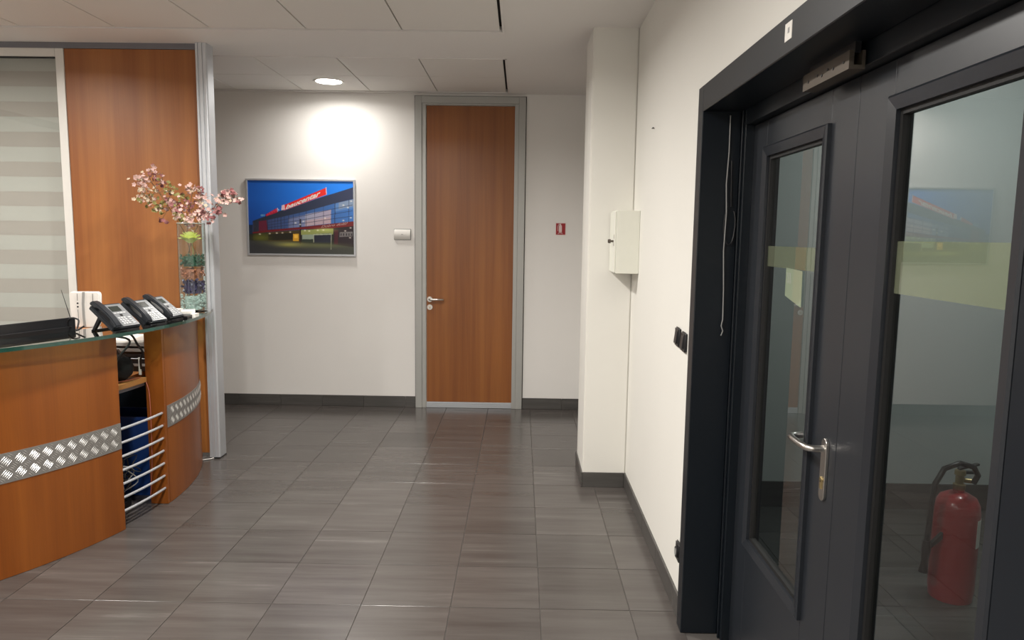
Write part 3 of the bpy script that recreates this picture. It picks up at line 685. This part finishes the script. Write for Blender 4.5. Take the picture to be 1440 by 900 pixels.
# ------------------------------------------------------------------ reception desk
QX, QY, QR = -4.0437, 4.2277, 1.9232
def ang(Y, r=QR): return math.asin((Y-QY)/r)
def cp(Y, r): return QX+math.sqrt(r*r-(Y-QY)**2)
desk = thing('reception_desk', 'curved cherry wood reception desk with glass counter and tread plate bands', 'desk', (-2.3, 3.9, 0))
mb = MB(); mb.arc(QX, QY, QR-.03, QR, ang(2.35), ang(3.785), .002, 1.082, 48); mb.build('front_panel', 'wood_desk', parent=desk, sm=True)
mb = MB(); mb.arc(QX, QY, QR-.03, QR, ang(4.192), ang(5.02), .002, 1.082, 32); mb.build('front_panel', 'wood_desk', parent=desk, sm=True)
MB().box(-2.226, cp(4.18, QR), 4.166, 4.190, .002, 1.082).build('end_panel', 'wood_desk', parent=desk, bevel=.001)
a_ = ang(3.76); mb = MB(); mb.box(-2.55, cp(3.76, QR-.032), 3.745, 3.770, .002, 1.06); mb.build('end_panel', 'wood_desk', parent=desk)
mb = MB(); mb.arc(QX, QY, 1.70, QR-.031, ang(2.5, 1.9), ang(3.74, 1.9), 1.060, 1.082, 40); mb.arc(QX, QY, 1.70, QR-.031, ang(4.20, 1.9), ang(4.98, 1.9), 1.060, 1.082, 24); mb.build('counter_ledge', 'wood_top', parent=desk)
mb = MB(); mb.arc(QX, QY, 1.10, 1.828, ang(2.75, 1.83), ang(4.160, 1.83), .757, .785, 40); mb.arc(QX, QY, 1.10, 1.72, ang(4.164, 1.72), ang(4.75, 1.72), .757, .785, 24); mb.build('worktop', 'wood_top', parent=desk)
mb = MB(); mb.arc(QX, QY, 1.70, 1.815, ang(3.0, 1.83), ang(4.160, 1.83), .735, .756, 30); mb.build('worktop_rail', 'alu_dark', parent=desk)
mb = MB(); mb.arc(QX, QY, 1.18, 1.20, -1.0, .35, .002, .75, 24); mb.build('light_block_panel', 'anthracite_frame', parent=desk)  # added dark panel, blocks light and gives the dark void under the desk
# tread plate bands with raised bars
def band(Ya, Yb, z0, z1):
    a0, a1 = ang(Ya), ang(Yb); R = QR+.0035
    mb = MB(); mb.arc(QX, QY, QR+.0004, R, a0, a1, z0, z1, 40); b = mb.build('tread_band', 'tread', parent=desk, sm=True, label='aluminium tread plate band with raised diamond pattern')
    mb = MB(); pitch = .062; L = (a1-a0)*R
    def P(s, z, h): aa = a0+s/R; return (QX+(R+h)*math.cos(aa), QY+(R+h)*math.sin(aa), z)
    zc = (z0+z1)/2
    i = -1
    rows = [(zc-pitch*.52, 0, 1), (zc+pitch*.52, 0, 1), (zc, .5, -1), (zc-pitch*1.04, .5, -1), (zc+pitch*1.04, .5, -1)]
    for (z, off, sg) in rows:
        for i in range(-1, int(L/pitch)+2):
            sc_ = (i+off)*pitch
            for q in range(-2, 3):
                # parallel bars across the diagonal of the cell
                ox, oz = q*.0066, -sg*q*.0066
                hl = .0185 if sg > 0 else .015; dx, dz = hl*.707, sg*hl*.707; wx, wz = .0028*.707, -sg*.0028*.707
                s0, zz = sc_+ox, z+oz
                if s0-dx < .002 or s0+dx > L-.002 or zz-abs(dz) < z0+.002 or zz+abs(dz) > z1-.002: continue
                v = [mb.bm.verts.new(P(s0-dx, zz-dz, .0002)), mb.bm.verts.new(P(s0+wx, zz+wz, .0002)), mb.bm.verts.new(P(s0+dx, zz+dz, .0002)), mb.bm.verts.new(P(s0-wx, zz-wz, .0002)), mb.bm.verts.new(P(s0, zz, .0026 if sg > 0 else .0018))]
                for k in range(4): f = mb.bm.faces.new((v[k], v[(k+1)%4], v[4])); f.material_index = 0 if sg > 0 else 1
    r = mb.build('tread_bars', ['tread_glint', 'tread_mid'], parent=b); r['kind'] = 'stuff'
band(2.35, 3.783, .462, .606); band(4.194, 5.0, .470, .604)
for k in range(7):
    z = .100+k*.0775; n = 10; ya, yb = 3.772, 4.168
    pts = [(cp(ya+(yb-ya)*i/n, QR-.016), ya+(yb-ya)*i/n, z) for i in range(n+1)]
    MB().tube(pts, .0075, 12).build('bar', 'alu', parent=desk, sm=True)
# glass counter top
mb = MB(); RG = 2.025; out = []
aA, aB = ang(2.4, RG), ang(4.90, RG)
n = 60
for i in range(n+1): a = aA+(aB-aA)*i/n; out.append((QX+RG*math.cos(a), QY+RG*math.sin(a)))
out += [(-2.150, 4.955), (-2.18, 4.99), (-2.225, 5.01), (-2.27, 5.02)]
Ri = 1.72; aC = math.asin(.80/Ri)
out += [(QX+Ri*math.cos(aC), QY+Ri*math.sin(aC)+.0)]
for i in range(1, 41): a = aC+(-1.10-aC)*i/40; out.append((QX+Ri*math.cos(a), QY+Ri*math.sin(a)))
mb.prism(out, 1.096, 1.115)
for f in mb.bm.faces:
    f.normal_update()
    if abs(f.normal.z) < .5: f.material_index = 1
gt = mb.build('glass_counter', ['counter_glass', 'glass_edge'], parent=desk, label='thick clear greenish glass counter plate')
for Y in (2.6, 3.05, 3.5, 4.82):
    x = cp(Y, 1.86); mb = MB().lathe([(0, 1.082), (.016, 1.082), (.016, 1.0955), (0, 1.0955)], x, Y, 20); mb.build('glass_standoff', 'steel', parent=desk, sm=True)

ZC = 1.1155
# ------------------------------------------------------------------ phones (local: faces +X, width along Y, base at z=0)
def make_phone():
    t = thing('desk_phone', '', 'telephone', (0, 0, 0))
    W = .19; L = .185; ta = math.radians(39)
    def S_(u, wv, h):   # u along the slope from front (0) to back (L), wv across (-W/2 left .. ), h normal
        return (-u*math.cos(ta)-h*math.sin(ta)*-1*0 + h*math.sin(ta), wv, .014+u*math.sin(ta)+h*math.cos(ta))
    def slab(mb, u0, u1, w0, w1, h0, h1):
        mb.hexa([S_(u0, w0, h0), S_(u0, w1, h0), S_(u1, w1, h0), S_(u1, w0, h0), S_(u0, w0, h1), S_(u0, w1, h1), S_(u1, w1, h1), S_(u1, w0, h1)])
    mb = MB(); slab(mb, 0, L, -W/2, W/2, -.012, .012); mb.build('housing', 'phone', parent=t, bevel=.004, segs=2, sm=True)
    mb = MB(); slab(mb, .005, L-.012, -.025, W/2-.006, .0115, .0145); fp = mb.build('faceplate', 'phone_face', parent=t, bevel=.001)
    mb = MB(); slab(mb, .118, .158, -.008, .058, .0145, .0165); mb.build('display', 'screen', parent=fp, bevel=.001)
    mb = MB()
    for r in range(4):
        for c in range(3): slab(mb, .018+r*.0145, .028+r*.0145, -.012+c*.018, .001+c*.018, .0145, .0172)
    for c in range(4): slab(mb, .100, .108, -.010+c*.021, .005+c*.021, .0145, .0168)
    for r in range(4): slab(mb, .018+r*.0145, .026+r*.0145, .052, .070, .0145, .0168)
    kp = mb.build('keypad', 'phone_key', parent=fp); kp['kind'] = 'stuff'
    mb = MB(); slab(mb, .080, .094, .018, .034, .0145, .0180); mb.build('navigation_key', 'black', parent=fp, bevel=.002)
    # handset: arched bar with two end blocks on the left
    hw0, hw1 = -W/2+.003, -W/2+.045
    prof = [(-.004, .012), (-.004, .028), (.010, .036), (.05, .044), (.10, .046), (.15, .043), (.188, .038), (.200, .028), (.200, .008), (.160, .012), (.150, .025), (.100, .031), (.05, .029), (.040, .012)]
    mb = MB(); a = [mb.bm.verts.new(S_(u, hw0, h)) for u, h in prof]; b = [mb.bm.verts.new(S_(u, hw1, h)) for u, h in prof]
    mb.bm.faces.new(a); mb.bm.faces.new(b[::-1])
    for k in range(len(prof)): mb.bm.faces.new((a[k], a[(k+1) % len(prof)], b[(k+1) % len(prof)], b[k]))
    mb.build('handset', 'phone', parent=t, bevel=.005, segs=2, sm=True)
    mb = MB(); x_b = -L*math.cos(ta)
    for s_ in (-1, 1):
        w0, w1 = s_*.07-.008, s_*.07+.008
        mb.hexa([(x_b-.012, w0, 0), (x_b+.004, w0, 0), (x_b+.004, w1, 0), (x_b-.012, w1, 0), (x_b+.040, w0, .085), (x_b+.058, w0, .078), (x_b+.058, w1, .078), (x_b+.040, w1, .085)])
    mb.box(x_b-.012, x_b+.004, -.078, .078, 0, .008); mb.box(-.012, .004, -.085, .085, 0, .008)
    mb.build('stand', 'black', parent=t)
    mb = MB(); pts = []
    for k in range(60):
        q = k/59; pts.append((.012+.004*math.sin(k*1.5), -.06+.05*q+.003*math.cos(k*1.5), .006+.0*q+.003*math.cos(k*1.5)))
    mb.tube(pts, .0022, 5); mb.build('coiled_cord', 'black', parent=t)
    return t
ph = make_phone()
PHP = [(-2.105, 3.775, -15, 'leftmost of three dark desk phones on the glass counter'), (-2.075, 4.025, -10, 'middle one of three dark desk phones on the glass counter'), (-2.080, 4.262, -3, 'rightmost desk phone, beside the papers on the glass counter')]
for i, (x, y, rz, l) in enumerate(PHP):
    o = ph if i == 0 else copy_tree(ph)
    o.location = (x, y, ZC); o.rotation_euler = (0, 0, math.radians(rz)); o['label'] = l; o['group'] = 'desk phones on the counter'
def cable(pts, r, mat, label, seg=8):
    # smooth the polyline with Catmull-Rom
    P = [Vector(p) for p in pts]; out = []
    for i in range(len(P)-1):
        p0, p1, p2, p3 = P[max(i-1, 0)], P[i], P[i+1], P[min(i+2, len(P)-1)]
        for k in range(6):
            t = k/6; out.append(.5*((2*p1)+(p2-p0)*t+(2*p0-5*p1+4*p2-p3)*t*t+(3*p1-p0-3*p2+p3)*t**3))
    out.append(P[-1])
    return tag(MB().tube(out, r, seg).build('cable', mat, sm=True), label, 'cable')
cable([(-2.30, 3.72, ZC+.03), (-2.33, 3.70, ZC+.008), (-2.36, 3.76, ZC+.02), (-2.40, 3.83, ZC+.05), (-2.46, 3.84, ZC+.045), (-2.50, 3.83, 1.05)], .0045, 'black', 'black cable looping from the left phone to the monitor')
cable([(-2.335, 3.85, 1.08), (-2.20, 3.96, 1.04), (-2.24, 3.93, .95), (-2.29, 3.90, .86), (-2.36, 3.86, .80)], .006, 'black', 'black phone cable hanging to the left below the glass counter')
cable([(-2.338, 3.97, 1.08), (-2.215, 3.99, 1.07), (-2.19, 4.03, 1.0), (-2.185, 4.07, .95), (-2.215, 4.10, .90), (-2.235, 4.14, .84)], .006, 'black', 'black phone cable hanging to the right below the glass counter')
cable([(-2.30, 3.93, .792), (-2.25, 4.02, .793), (-2.235, 4.145, .780), (-2.205, 4.152, .72), (-2.198, 4.152, .60), (-2.200, 4.155, .45), (-2.205, 4.155, .25), (-2.22, 4.15, .05)], .0032, 'orange_cable', 'orange-red cable running over the worktop edge down the desk opening')
# black folders / papers on the glass
fo = thing('folder', 'thin black folder lying on the glass counter beside the right phone', 'folder', (-2.08, 4.45, ZC))
mb = MB(); mb.hexa([(-2.30, 4.375, ZC), (-2.055, 4.365, ZC), (-2.06, 4.445, ZC), (-2.30, 4.62, ZC)]+[(-2.30, 4.375, ZC+.014), (-2.055, 4.365, ZC+.014), (-2.06, 4.445, ZC+.014), (-2.30, 4.62, ZC+.014)]); mb.build('cover', 'black', parent=fo, bevel=.002)
def sheet_stack(cx, cy, z, w, d, h, rz, name, label, mat='paper', grp=None, cover=None):
    t = thing(name, label, 'papers' if name != 'brochure' else 'brochure', (cx, cy, z), grp)
    n = max(1, int(h/.004)); rng = random.Random(int(cx*1000+cy*77))
    for k in range(n):
        a = math.radians(rz+rng.uniform(-3, 3)); c, s = math.cos(a), math.sin(a)
        q = [(cx+c*x-s*y, cy+s*x+c*y) for x, y in ((-w/2, -d/2), (w/2, -d/2), (w/2, d/2), (-w/2, d/2))]
        z0 = z+h*k/n; z1 = z+h*(k+1)/n-.0005
        MB().hexa([(*p, z0) for p in q]+[(*p, z1) for p in q]).build('sheet', cover if (cover and k == n-1) else mat, parent=t)
    return t
sheet_stack(-2.255, 4.515, ZC+.016, .15, .15, .022, 8, 'paper_stack', 'thick stack of white papers on the counter beside the right phone')
sheet_stack(-2.125, 4.53, ZC+.0155, .08, .12, .018, 24, 'brochure', 'loose cream leaflets in front of the white paper stack')
sheet_stack(-2.058, 4.475, ZC, .030, .060, .020, 4, 'card_stack', 'small stack of white cards at the front of the glass counter')
# white router box with grey stripe on a wooden riser
rs = thing('riser_box', 'small wooden riser box behind the counter under the white router', 'box', (-2.47, 4.05, .786))
MB().box(-2.56, -2.455, 3.985, 4.12, .786, 1.095).build('box_body', 'wood_top', parent=rs, bevel=.001)
ro = thing('router', 'white upright router with a grey stripe behind the left phone', 'router', (-2.47, 4.04, 1.097))
mb = MB(); pts = [(-2.565, 1.285), (-2.555, 1.300), (-2.40, 1.302), (-2.391, 1.29), (-2.395, 1.2), (-2.403, 1.115), (-2.415, 1.0975), (-2.535, 1.0975), (-2.55, 1.115), (-2.561, 1.2)]
mb.prism(pts[::-1], 4.020, 4.050, fn=lambda x, y, z: (x, z, y)); mb.build('router_body', 'white', parent=ro, bevel=.004, segs=2, sm=True)
mb = MB(); mb.prism([(-2.488, 1.0985), (-2.474, 1.0985), (-2.478, 1.16), (-2.478, 1.23), (-2.472, 1.300), (-2.486, 1.300), (-2.492, 1.23), (-2.492, 1.16)], 4.0175, 4.021, fn=lambda x, y, z: (x, z, y)); mb.build('stripe', 'grey', parent=ro)
mb = MB()
for z in (1.235, 1.215): mb.tube([(-2.516, 4.0175, z), (-2.516, 4.021, z)], .005, 10)
mb.box(-2.5165, -2.5155, 4.0178, 4.0205, 1.13, 1.20); mb.box(-2.5165, -2.5155, 4.0178, 4.0205, 1.25, 1.29); mb.box(-2.4290, -2.4275, 4.0178, 4.0205, 1.22, 1.29); mb.build('indicator_lights', 'black', parent=ro)['kind'] = 'stuff'
an = tag(MB().tube([(-2.518, 3.95, .787), (-2.518, 3.95, 1.16), (-2.561, 3.95, 1.316)], [.006, .0025, .0012], 8).build('antenna', 'black', sm=True), 'thin black rod antenna standing behind the black monitor', 'antenna')
# monitor seen from behind
mo = thing('monitor', 'black computer monitor behind the glass counter seen from the back', 'monitor', (-2.52, 3.6, .786))
dv = Vector((-.328, -.944, 0)); nv = Vector((.944, -.328, 0)); P0 = Vector((-2.448, 3.885, 0)); LM = .66
def mbx(mb, s0, s1, n0, n1, z0, z1):
    q = [P0+dv*s0+nv*n0, P0+dv*s1+nv*n0, P0+dv*s1+nv*n1, P0+dv*s0+nv*n1]; mb.hexa([(p.x, p.y, z0) for p in q]+[(p.x, p.y, z1) for p in q]); return mb
mbx(MB(), 0, LM, -.02, 0.0, .84, 1.172).build('screen_housing', 'black', parent=mo, bevel=.004, segs=2, sm=True)
mbx(mbx(mbx(MB(), .03, LM-.03, 0, .012, .90, 1.125), .06, LM-.06, .012, .016, 1.09, 1.094), .06, LM-.06, .012, .016, 1.06, 1.063).build('rear_cover', 'black', parent=mo, bevel=.002)
mbx(MB(), LM/2-.03, LM/2+.03, .0, .03, .80, 1.0).build('neck', 'black', parent=mo); mbx(MB(), LM/2-.12, LM/2+.12, -.09, .06, .786, .800).build('foot', 'black', parent=mo, bevel=.003)
# letter trays and papers seen in the desk opening
for k in range(3):
    z = .875+k*.034; t = thing('letter_tray', ['dark letter tray, lowest of three seen through the desk opening', 'dark letter tray, middle of three seen through the desk opening', 'dark letter tray holding white paper, topmost of three in the desk opening'][k], 'tray', (-2.42, 4.49, z), 'letter trays in the desk opening')
    mb = MB(); mb.box(-2.70, -2.300, 4.33, 4.65, z, z+.004); mb.box(-2.70, -2.300, 4.325, 4.33, z, z+.020); mb.box(-2.70, -2.300, 4.65, 4.655, z, z+.024); mb.box(-2.305, -2.300, 4.33, 4.65, z, z+.028); mb.box(-2.70, -2.695, 4.33, 4.65, z, z+.028)
    mb.build('tray_shell', 'grey' if k else 'black', parent=t)
    mb = MB()
    for (x, y) in ((-2.698, 4.327), (-2.306, 4.327), (-2.698, 4.649), (-2.306, 4.649)): mb.box(x, x+.004, y, y+.004, z-.0055, z)
    mb.build('corner_posts', 'black', parent=t)['kind'] = 'stuff'
sheet_stack(-2.50, 4.49, .9475, .36, .28, .028, 0, 'paper_stack', 'white paper stacked in the top tray in the desk opening')
bg = thing('bag', 'lumpy black bag on the worktop inside the desk opening', 'bag', (-2.335, 4.09, .786))
mb = MB(); bmesh.ops.create_icosphere(mb.bm, subdivisions=4, radius=1)
from mathutils import noise as mnoise
for v in mb.bm.verts:
    c = v.co.copy(); d_n = 1+.16*mnoise.noise(c*1.7+Vector((3, 1, 2)))+.05*mnoise.noise(c*5)
    zz = c.z*d_n; x_, y_ = c.x*d_n, c.y*d_n
    v.co = Vector((-2.345+x_*.106, 4.045+y_*.095, max(.787, .862+zz*.092)))
mb.build('bag_body', 'black_soft', parent=bg, sm=True)
MB().tube([(-2.30, 4.0, .90), (-2.27, 4.0, .95), (-2.31, 4.04, .965), (-2.37, 4.08, .955), (-2.39, 4.09, .90)], .007, 8).build('strap', 'black', parent=bg, sm=True)
MB().box(-2.345, -2.320, 3.963, 3.972, .88, .892).build('buckle', 'steel', parent=bg)
tag(MB().box(-2.256, -2.240, 4.150, 4.153, .80, .905).build('card', 'paper'), 'narrow white card standing in the desk opening beside the black bag', 'card')
# below the worktop
MB().box(-2.95, -2.30, 4.74, 4.76, .10, .755).build('shade_panel', 'anthracite_frame', parent=desk, label='added dark panel standing in for the shade under the worktop')  # added dark sheet in place of the shade below the worktop
pb = thing('dark_fill_box', 'flat black box added under the letter trays to darken the desk opening', 'box', (-2.5, 4.5, .786))  # added filler, keeps the opening dark behind the bag
MB().box(-2.72, -2.275, 4.32, 4.66, .786, .868).build('box_body', 'black', parent=pb, bevel=.003)
MB().box(-2.70, -2.295, 4.315, 4.320, .82, .835).build('front_slot', 'grey', parent=pb)
bb = thing('storage_box', 'dark blue plastic box under the desk behind the aluminium bars', 'box', (-2.5, 4.42, 0))
mb = MB(); mb.box(-2.80, -2.20, 4.30, 4.31, .0, .50); mb.box(-2.80, -2.20, 4.55, 4.56, .0, .50); mb.box(-2.80, -2.79, 4.31, 4.55, 0, .50); mb.box(-2.21, -2.20, 4.31, 4.55, 0, .50); mb.box(-2.79, -2.21, 4.31, 4.55, .0, .012); mb.build('box_body', 'blue', parent=bb, bevel=.002)
mb = MB(); mb.box(-2.815, -2.195, 4.288, 4.300, .485, .505); mb.build('rim', 'blue', parent=bb)
pcs = thing('computer', 'black computer tower under the desk behind the bars', 'computer', (-2.62, 3.9, 0))
MB().box(-2.72, -2.53, 3.80, 4.20, .015, .36).build('case', 'black', parent=pcs, bevel=.004); mb = MB()
for k in range(9): mb.box(-2.70, -2.55, 3.797, 3.8005, .10+k*.02, .11+k*.02)
mb.build('vent_grille', 'grey', parent=pcs)['kind'] = 'stuff'; MB().box(-2.70, -2.55, 3.83, 4.17, 0, .016).build('case_feet', 'rubber', parent=pcs)
ps = thing('power_strip', 'black power strip with plugs on the floor behind the bars', 'power strip', (-2.35, 3.98, 0))
MB().box(-2.40, -2.33, 3.84, 4.14, .0, .045).build('strip_body', 'black', parent=ps, bevel=.004)
mb = MB()
for k in range(5): mb.tube([(-2.365, 3.87+k*.058, .045), (-2.365, 3.87+k*.058, .09)], .018, 10)
mb.build('plugs', 'rubber', parent=ps)['kind'] = 'stuff'
rng = random.Random(5)
tg = MB()
for k in range(14):
    y0, x0 = 3.87+rng.random()*.24, -2.365
    pts = [Vector((x0, y0, .095))]
    for q in range(6): pts.append(Vector((-2.37+rng.uniform(-.10, .12), 3.98+rng.uniform(-.13, .13), .10+rng.random()*.24)))
    pts.append(Vector((-2.48, 3.95+rng.uniform(-.1, .1), .33)))
    out = []
    for a in range(len(pts)-1):
        p0, p1, p2, p3 = pts[max(a-1, 0)], pts[a], pts[a+1], pts[min(a+2, len(pts)-1)]
        for t in (0, .2, .4, .6, .8): out.append(.5*((2*p1)+(p2-p0)*t+(2*p0-5*p1+4*p2-p3)*t*t+(3*p1-p0-3*p2+p3)*t**3))
    tg.mi = k % 2; tg.tube(out, .0035, 6)
tag(tg.build('cable_tangle', ['black', 'grey'], sm=True), 'tangled black and grey cables heaped behind the aluminium bars', 'cables', kind='stuff')

# ------------------------------------------------------------------ vase with fillings and flowers
vx, vy, vr = -2.20, 4.775, .088
va = thing('vase', 'tall clear glass cylinder vase at the end of the glass counter', 'vase', (vx, vy, ZC))
MB().lathe([(0, ZC), (vr, ZC), (vr, 1.702), (vr-.0015, 1.7035), (vr-.003, 1.702), (vr-.003, ZC+.010), (0, ZC+.010)], vx, vy, 48).build('vase_wall', 'vase', parent=va, sm=True)
mb = MB(); rr = [(vx+(vr-.0015)*math.cos(2*PI*k/48), vy+(vr-.0015)*math.sin(2*PI*k/48), 1.7035) for k in range(49)]; mb.tube(rr, .0022, 6, cap=False); mb.build('rim', 'crystal', parent=va, sm=True)
def filling(z0, z1, mat, size, label, seed, nm):
    rng = random.Random(seed); mb = MB(); n = int((z1-z0)*PI*vr*vr/(size**3)*.45)
    mb.lathe([(0, z0+.002), (vr-.034, z0+.002), (vr-.034, z1-.014), (0, z1-.014)], vx, vy, 20); mb.mi = 1
    for k in range(n):
        a = rng.random()*2*PI; r = (vr-.004-size*.62)*(1 if rng.random() < .75 else rng.random()**.5); z = z0+size*.5+rng.random()*(z1-z0-size*.6)
        c = Vector((vx+r*math.cos(a), vy+r*math.sin(a), z)); q = Matrix.Rotation(rng.random()*6, 3, Vector((rng.random()-.5, rng.random()-.5, rng.random()-.5)).normalized())
        s = size*rng.uniform(.32, .62); mb.mi = rng.choice((0, 1)); vs = [mb.bm.verts.new(c+q@Vector(p)*s) for p in ((1, 0, 0), (-1, 0, 0), (0, .8, 0), (0, -.8, 0), (0, 0, .9), (0, 0, -.9))]
        for f in ((0, 2, 4), (2, 1, 4), (1, 3, 4), (3, 0, 4), (2, 0, 5), (1, 2, 5), (3, 1, 5), (0, 3, 5)): mb.bm.faces.new([vs[i] for i in f])
    return tag(mb.build(nm, [mat, mat+'_dark'], origin=(vx, vy, z0)), label, 'vase filling', kind='stuff')
filling(ZC+.011, 1.235, 'crystal', .017, 'clear pale crystals filling the bottom of the vase', 1, 'crystals')
filling(1.236, 1.335, 'purple', .026, 'dark purple stones in the vase above the clear crystals', 2, 'purple_stones')
filling(1.336, 1.415, 'copper', .024, 'coppery orange chips in the vase above the purple stones', 3, 'copper_chips')
filling(1.416, 1.500, 'green', .022, 'dark green stones on top of the layers in the vase', 4, 'green_stones')
# rose
rz_ = thing('rose', 'yellow-green artificial rose inside the mouth of the vase', 'flower', (vx, vy-.005, 1.50))
MB().tube([(vx+.01, vy, 1.498), (vx+.008, vy-.005, 1.58), (vx, vy-.01, 1.62)], .0035, 6).build('stem', 'petal_green', parent=rz_, sm=True)
def petal(mb, c, d, up, L, W, cup=.35, n=5):
    # a cupped petal: rows from base to tip
    d = d.normalized(); side = d.cross(up).normalized(); nn = side.cross(d).normalized(); rows = []
    for i in range(n):
        t = i/(n-1); wd = W*math.sin(PI*(.12+.80*t))**.8*.5; row = []
        for s in (-1, -.5, 0, .5, 1):
            row.append(mb.bm.verts.new(c+d*L*t+side*wd*s+nn*(cup*W*(s*s)*.5+cup*L*t*t*.7)))
        rows.append(row)
    for a, b in zip(rows, rows[1:]):
        for k in range(4): f = mb.bm.faces.new((a[k], a[k+1], b[k+1], b[k])); f.material_index = mb.mi
mb = MB(); rng = random.Random(3); cx0, cy0, zr = vx-.002, vy-.010, 1.598
for li, (n_, r0, h_, fl_) in enumerate([(3, .012, .052, .002), (4, .022, .060, .006), (5, .034, .064, .012), (6, .044, .060, .020), (7, .050, .048, .026)]):
    for k in range(n_):
        a0 = 2*PI*k/n_+li*.7+rng.uniform(-.1, .1); aw = PI/n_*1.35; rows = []
        for i in range(6):
            t = i/5; row = []
            for q in range(7):
                u = (q-3)/3; aa = a0+u*aw*(1-.25*t*t); rad = r0*(.30+.70*math.sin(t*PI/2))+fl_*t**3+.004*math.cos(u*PI)*t
                row.append(mb.bm.verts.new((cx0+rad*math.cos(aa), cy0+rad*math.sin(aa), zr-.006*li+h_*t*(1-.18*u*u)-fl_*.5*t**4)))
            rows.append(row)
        for a, b in zip(rows, rows[1:]):
            for q in range(6): mb.bm.faces.new((a[q], a[q+1], b[q+1], b[q]))
mb.build('petals', 'rose', parent=rz_, sm=True)
# blossom branches: (pixel derived points at y ~ 4.75)
def branch(pts, cl, label, seed):
    rng = random.Random(seed); t = thing('blossom_branch', label, 'flower branch', pts[0], 'blossom branches in the vase')
    P = [Vector(p) for p in pts]; MB().tube(P, [.0032]+[.0022]*(len(P)-1), 6).build('stem', 'twig', parent=t, sm=True)
    tw = MB(); fl = MB(); lv = MB()
    for (x, y, z, rad, n, kinds) in cl:
        cen = Vector((x, y, z)); near = min(P, key=lambda p: (p-cen).length)
        tw.tube([near, (near+cen)/2+Vector((0, 0, .01)), cen], .0013, 4)
        for k in range(int(n*1.9)):
            o = Vector((rng.gauss(0, .5), rng.gauss(0, .5), rng.gauss(0, .5)))*rad; c = cen+o
            if rng.random() < .5: tw.tube([cen, c], .0009, 4)
            fl.mi = rng.choice(kinds); s = rng.uniform(.010, .018)
            ax = Vector((rng.uniform(-.4, 1), rng.uniform(-1.2, .2), rng.uniform(-.2, 1))).normalized(); e1 = ax.orthogonal().normalized(); e2 = ax.cross(e1)
            for q in range(5):
                a = 2*PI*q/5; d = (e1*math.cos(a)+e2*math.sin(a))+ax*.45; d.normalize(); sd = d.cross(ax).normalized()
                v = [fl.bm.verts.new(c), fl.bm.verts.new(c+d*s*.6+sd*s*.42), fl.bm.verts.new(c+d*s*1.1), fl.bm.verts.new(c+d*s*.6-sd*s*.42)]
                f = fl.bm.faces.new(v); f.material_index = fl.mi
    tw.build('twigs', 'twig', parent=t)
    b = fl.build('blossoms', ['petal_pink', 'petal_rose', 'petal_cream', 'petal_green'], parent=t); b['kind'] = 'stuff'
    return t
zb = 1.50
branch([(vx+.03, vy, zb), (vx-.03, vy, 1.62), (vx-.075, vy-.005, 1.70), (-2.33, 4.76, 1.80), (-2.39, 4.75, 1.90), (-2.44, 4.75, 1.97), (-2.46, 4.75, 2.03)],
    [(-2.50, 4.74, 1.98, .055, 20, (0, 0, 0, 2)), (-2.42, 4.76, 2.035, .045, 12, (0, 0, 1)), (-2.37, 4.76, 1.97, .05, 10, (1, 3, 0)), (-2.45, 4.73, 1.86, .065, 20, (0, 2, 2, 3)), (-2.39, 4.74, 1.80, .06, 16, (0, 2, 3)), (-2.50, 4.75, 1.90, .04, 8, (0, 2)), (-2.33, 4.76, 1.91, .05, 12, (3, 3, 2)), (-2.35, 4.77, 1.85, .05, 12, (0, 3, 1)), (-2.37, 4.73, 1.72, .03, 5, (1,))], 'long pink and cream blossom branch leaning left out of the vase', 11)
branch([(vx-.02, vy+.02, zb), (vx-.03, vy, 1.62), (vx-.02, vy, 1.70), (vx, 4.77, 1.80), (vx+.02, 4.77, 1.90), (vx+.05, 4.76, 1.94)],
    [(-2.18, 4.76, 1.925, .05, 14, (0, 0, 2)), (-2.24, 4.76, 1.87, .05, 10, (3, 3, 1)), (-2.11, 4.75, 1.86, .05, 16, (0, 0, 2)), (-2.18, 4.73, 1.80, .06, 16, (1, 1, 0)), (-2.10, 4.74, 1.78, .05, 14, (0, 1, 0)), (-2.16, 4.70, 1.735, .04, 12, (0, 0, 2)), (-2.28, 4.74, 1.80, .05, 14, (0, 3, 1)), (-2.26, 4.74, 1.74, .04, 10, (2, 0, 3)), (-2.08, 4.75, 1.74, .04, 10, (1, 0)), (-2.12, 4.75, 1.91, .03, 5, (1,)), (-2.20, 4.74, 1.70, .045, 10, (0, 2, 1))], 'bushy pink blossom branch standing upright in the vase', 12)
branch([(vx-.03, vy+.01, zb), (vx+.01, vy, 1.62), (vx+.06, vy, 1.71), (-2.07, 4.76, 1.78), (-2.0, 4.75, 1.835), (-1.93, 4.75, 1.88), (-1.87, 4.75, 1.87)],
    [(-1.96, 4.75, 1.895, .035, 10, (1, 0)), (-1.91, 4.75, 1.91, .035, 10, (1, 0)), (-1.87, 4.75, 1.875, .035, 9, (0, 1)), (-1.99, 4.74, 1.855, .035, 10, (0, 2)), (-1.99, 4.74, 1.79, .032, 14, (1, 1, 0)), (-1.93, 4.75, 1.865, .035, 8, (0, 2))], 'thin blossom branch reaching right in front of the aluminium post', 13)
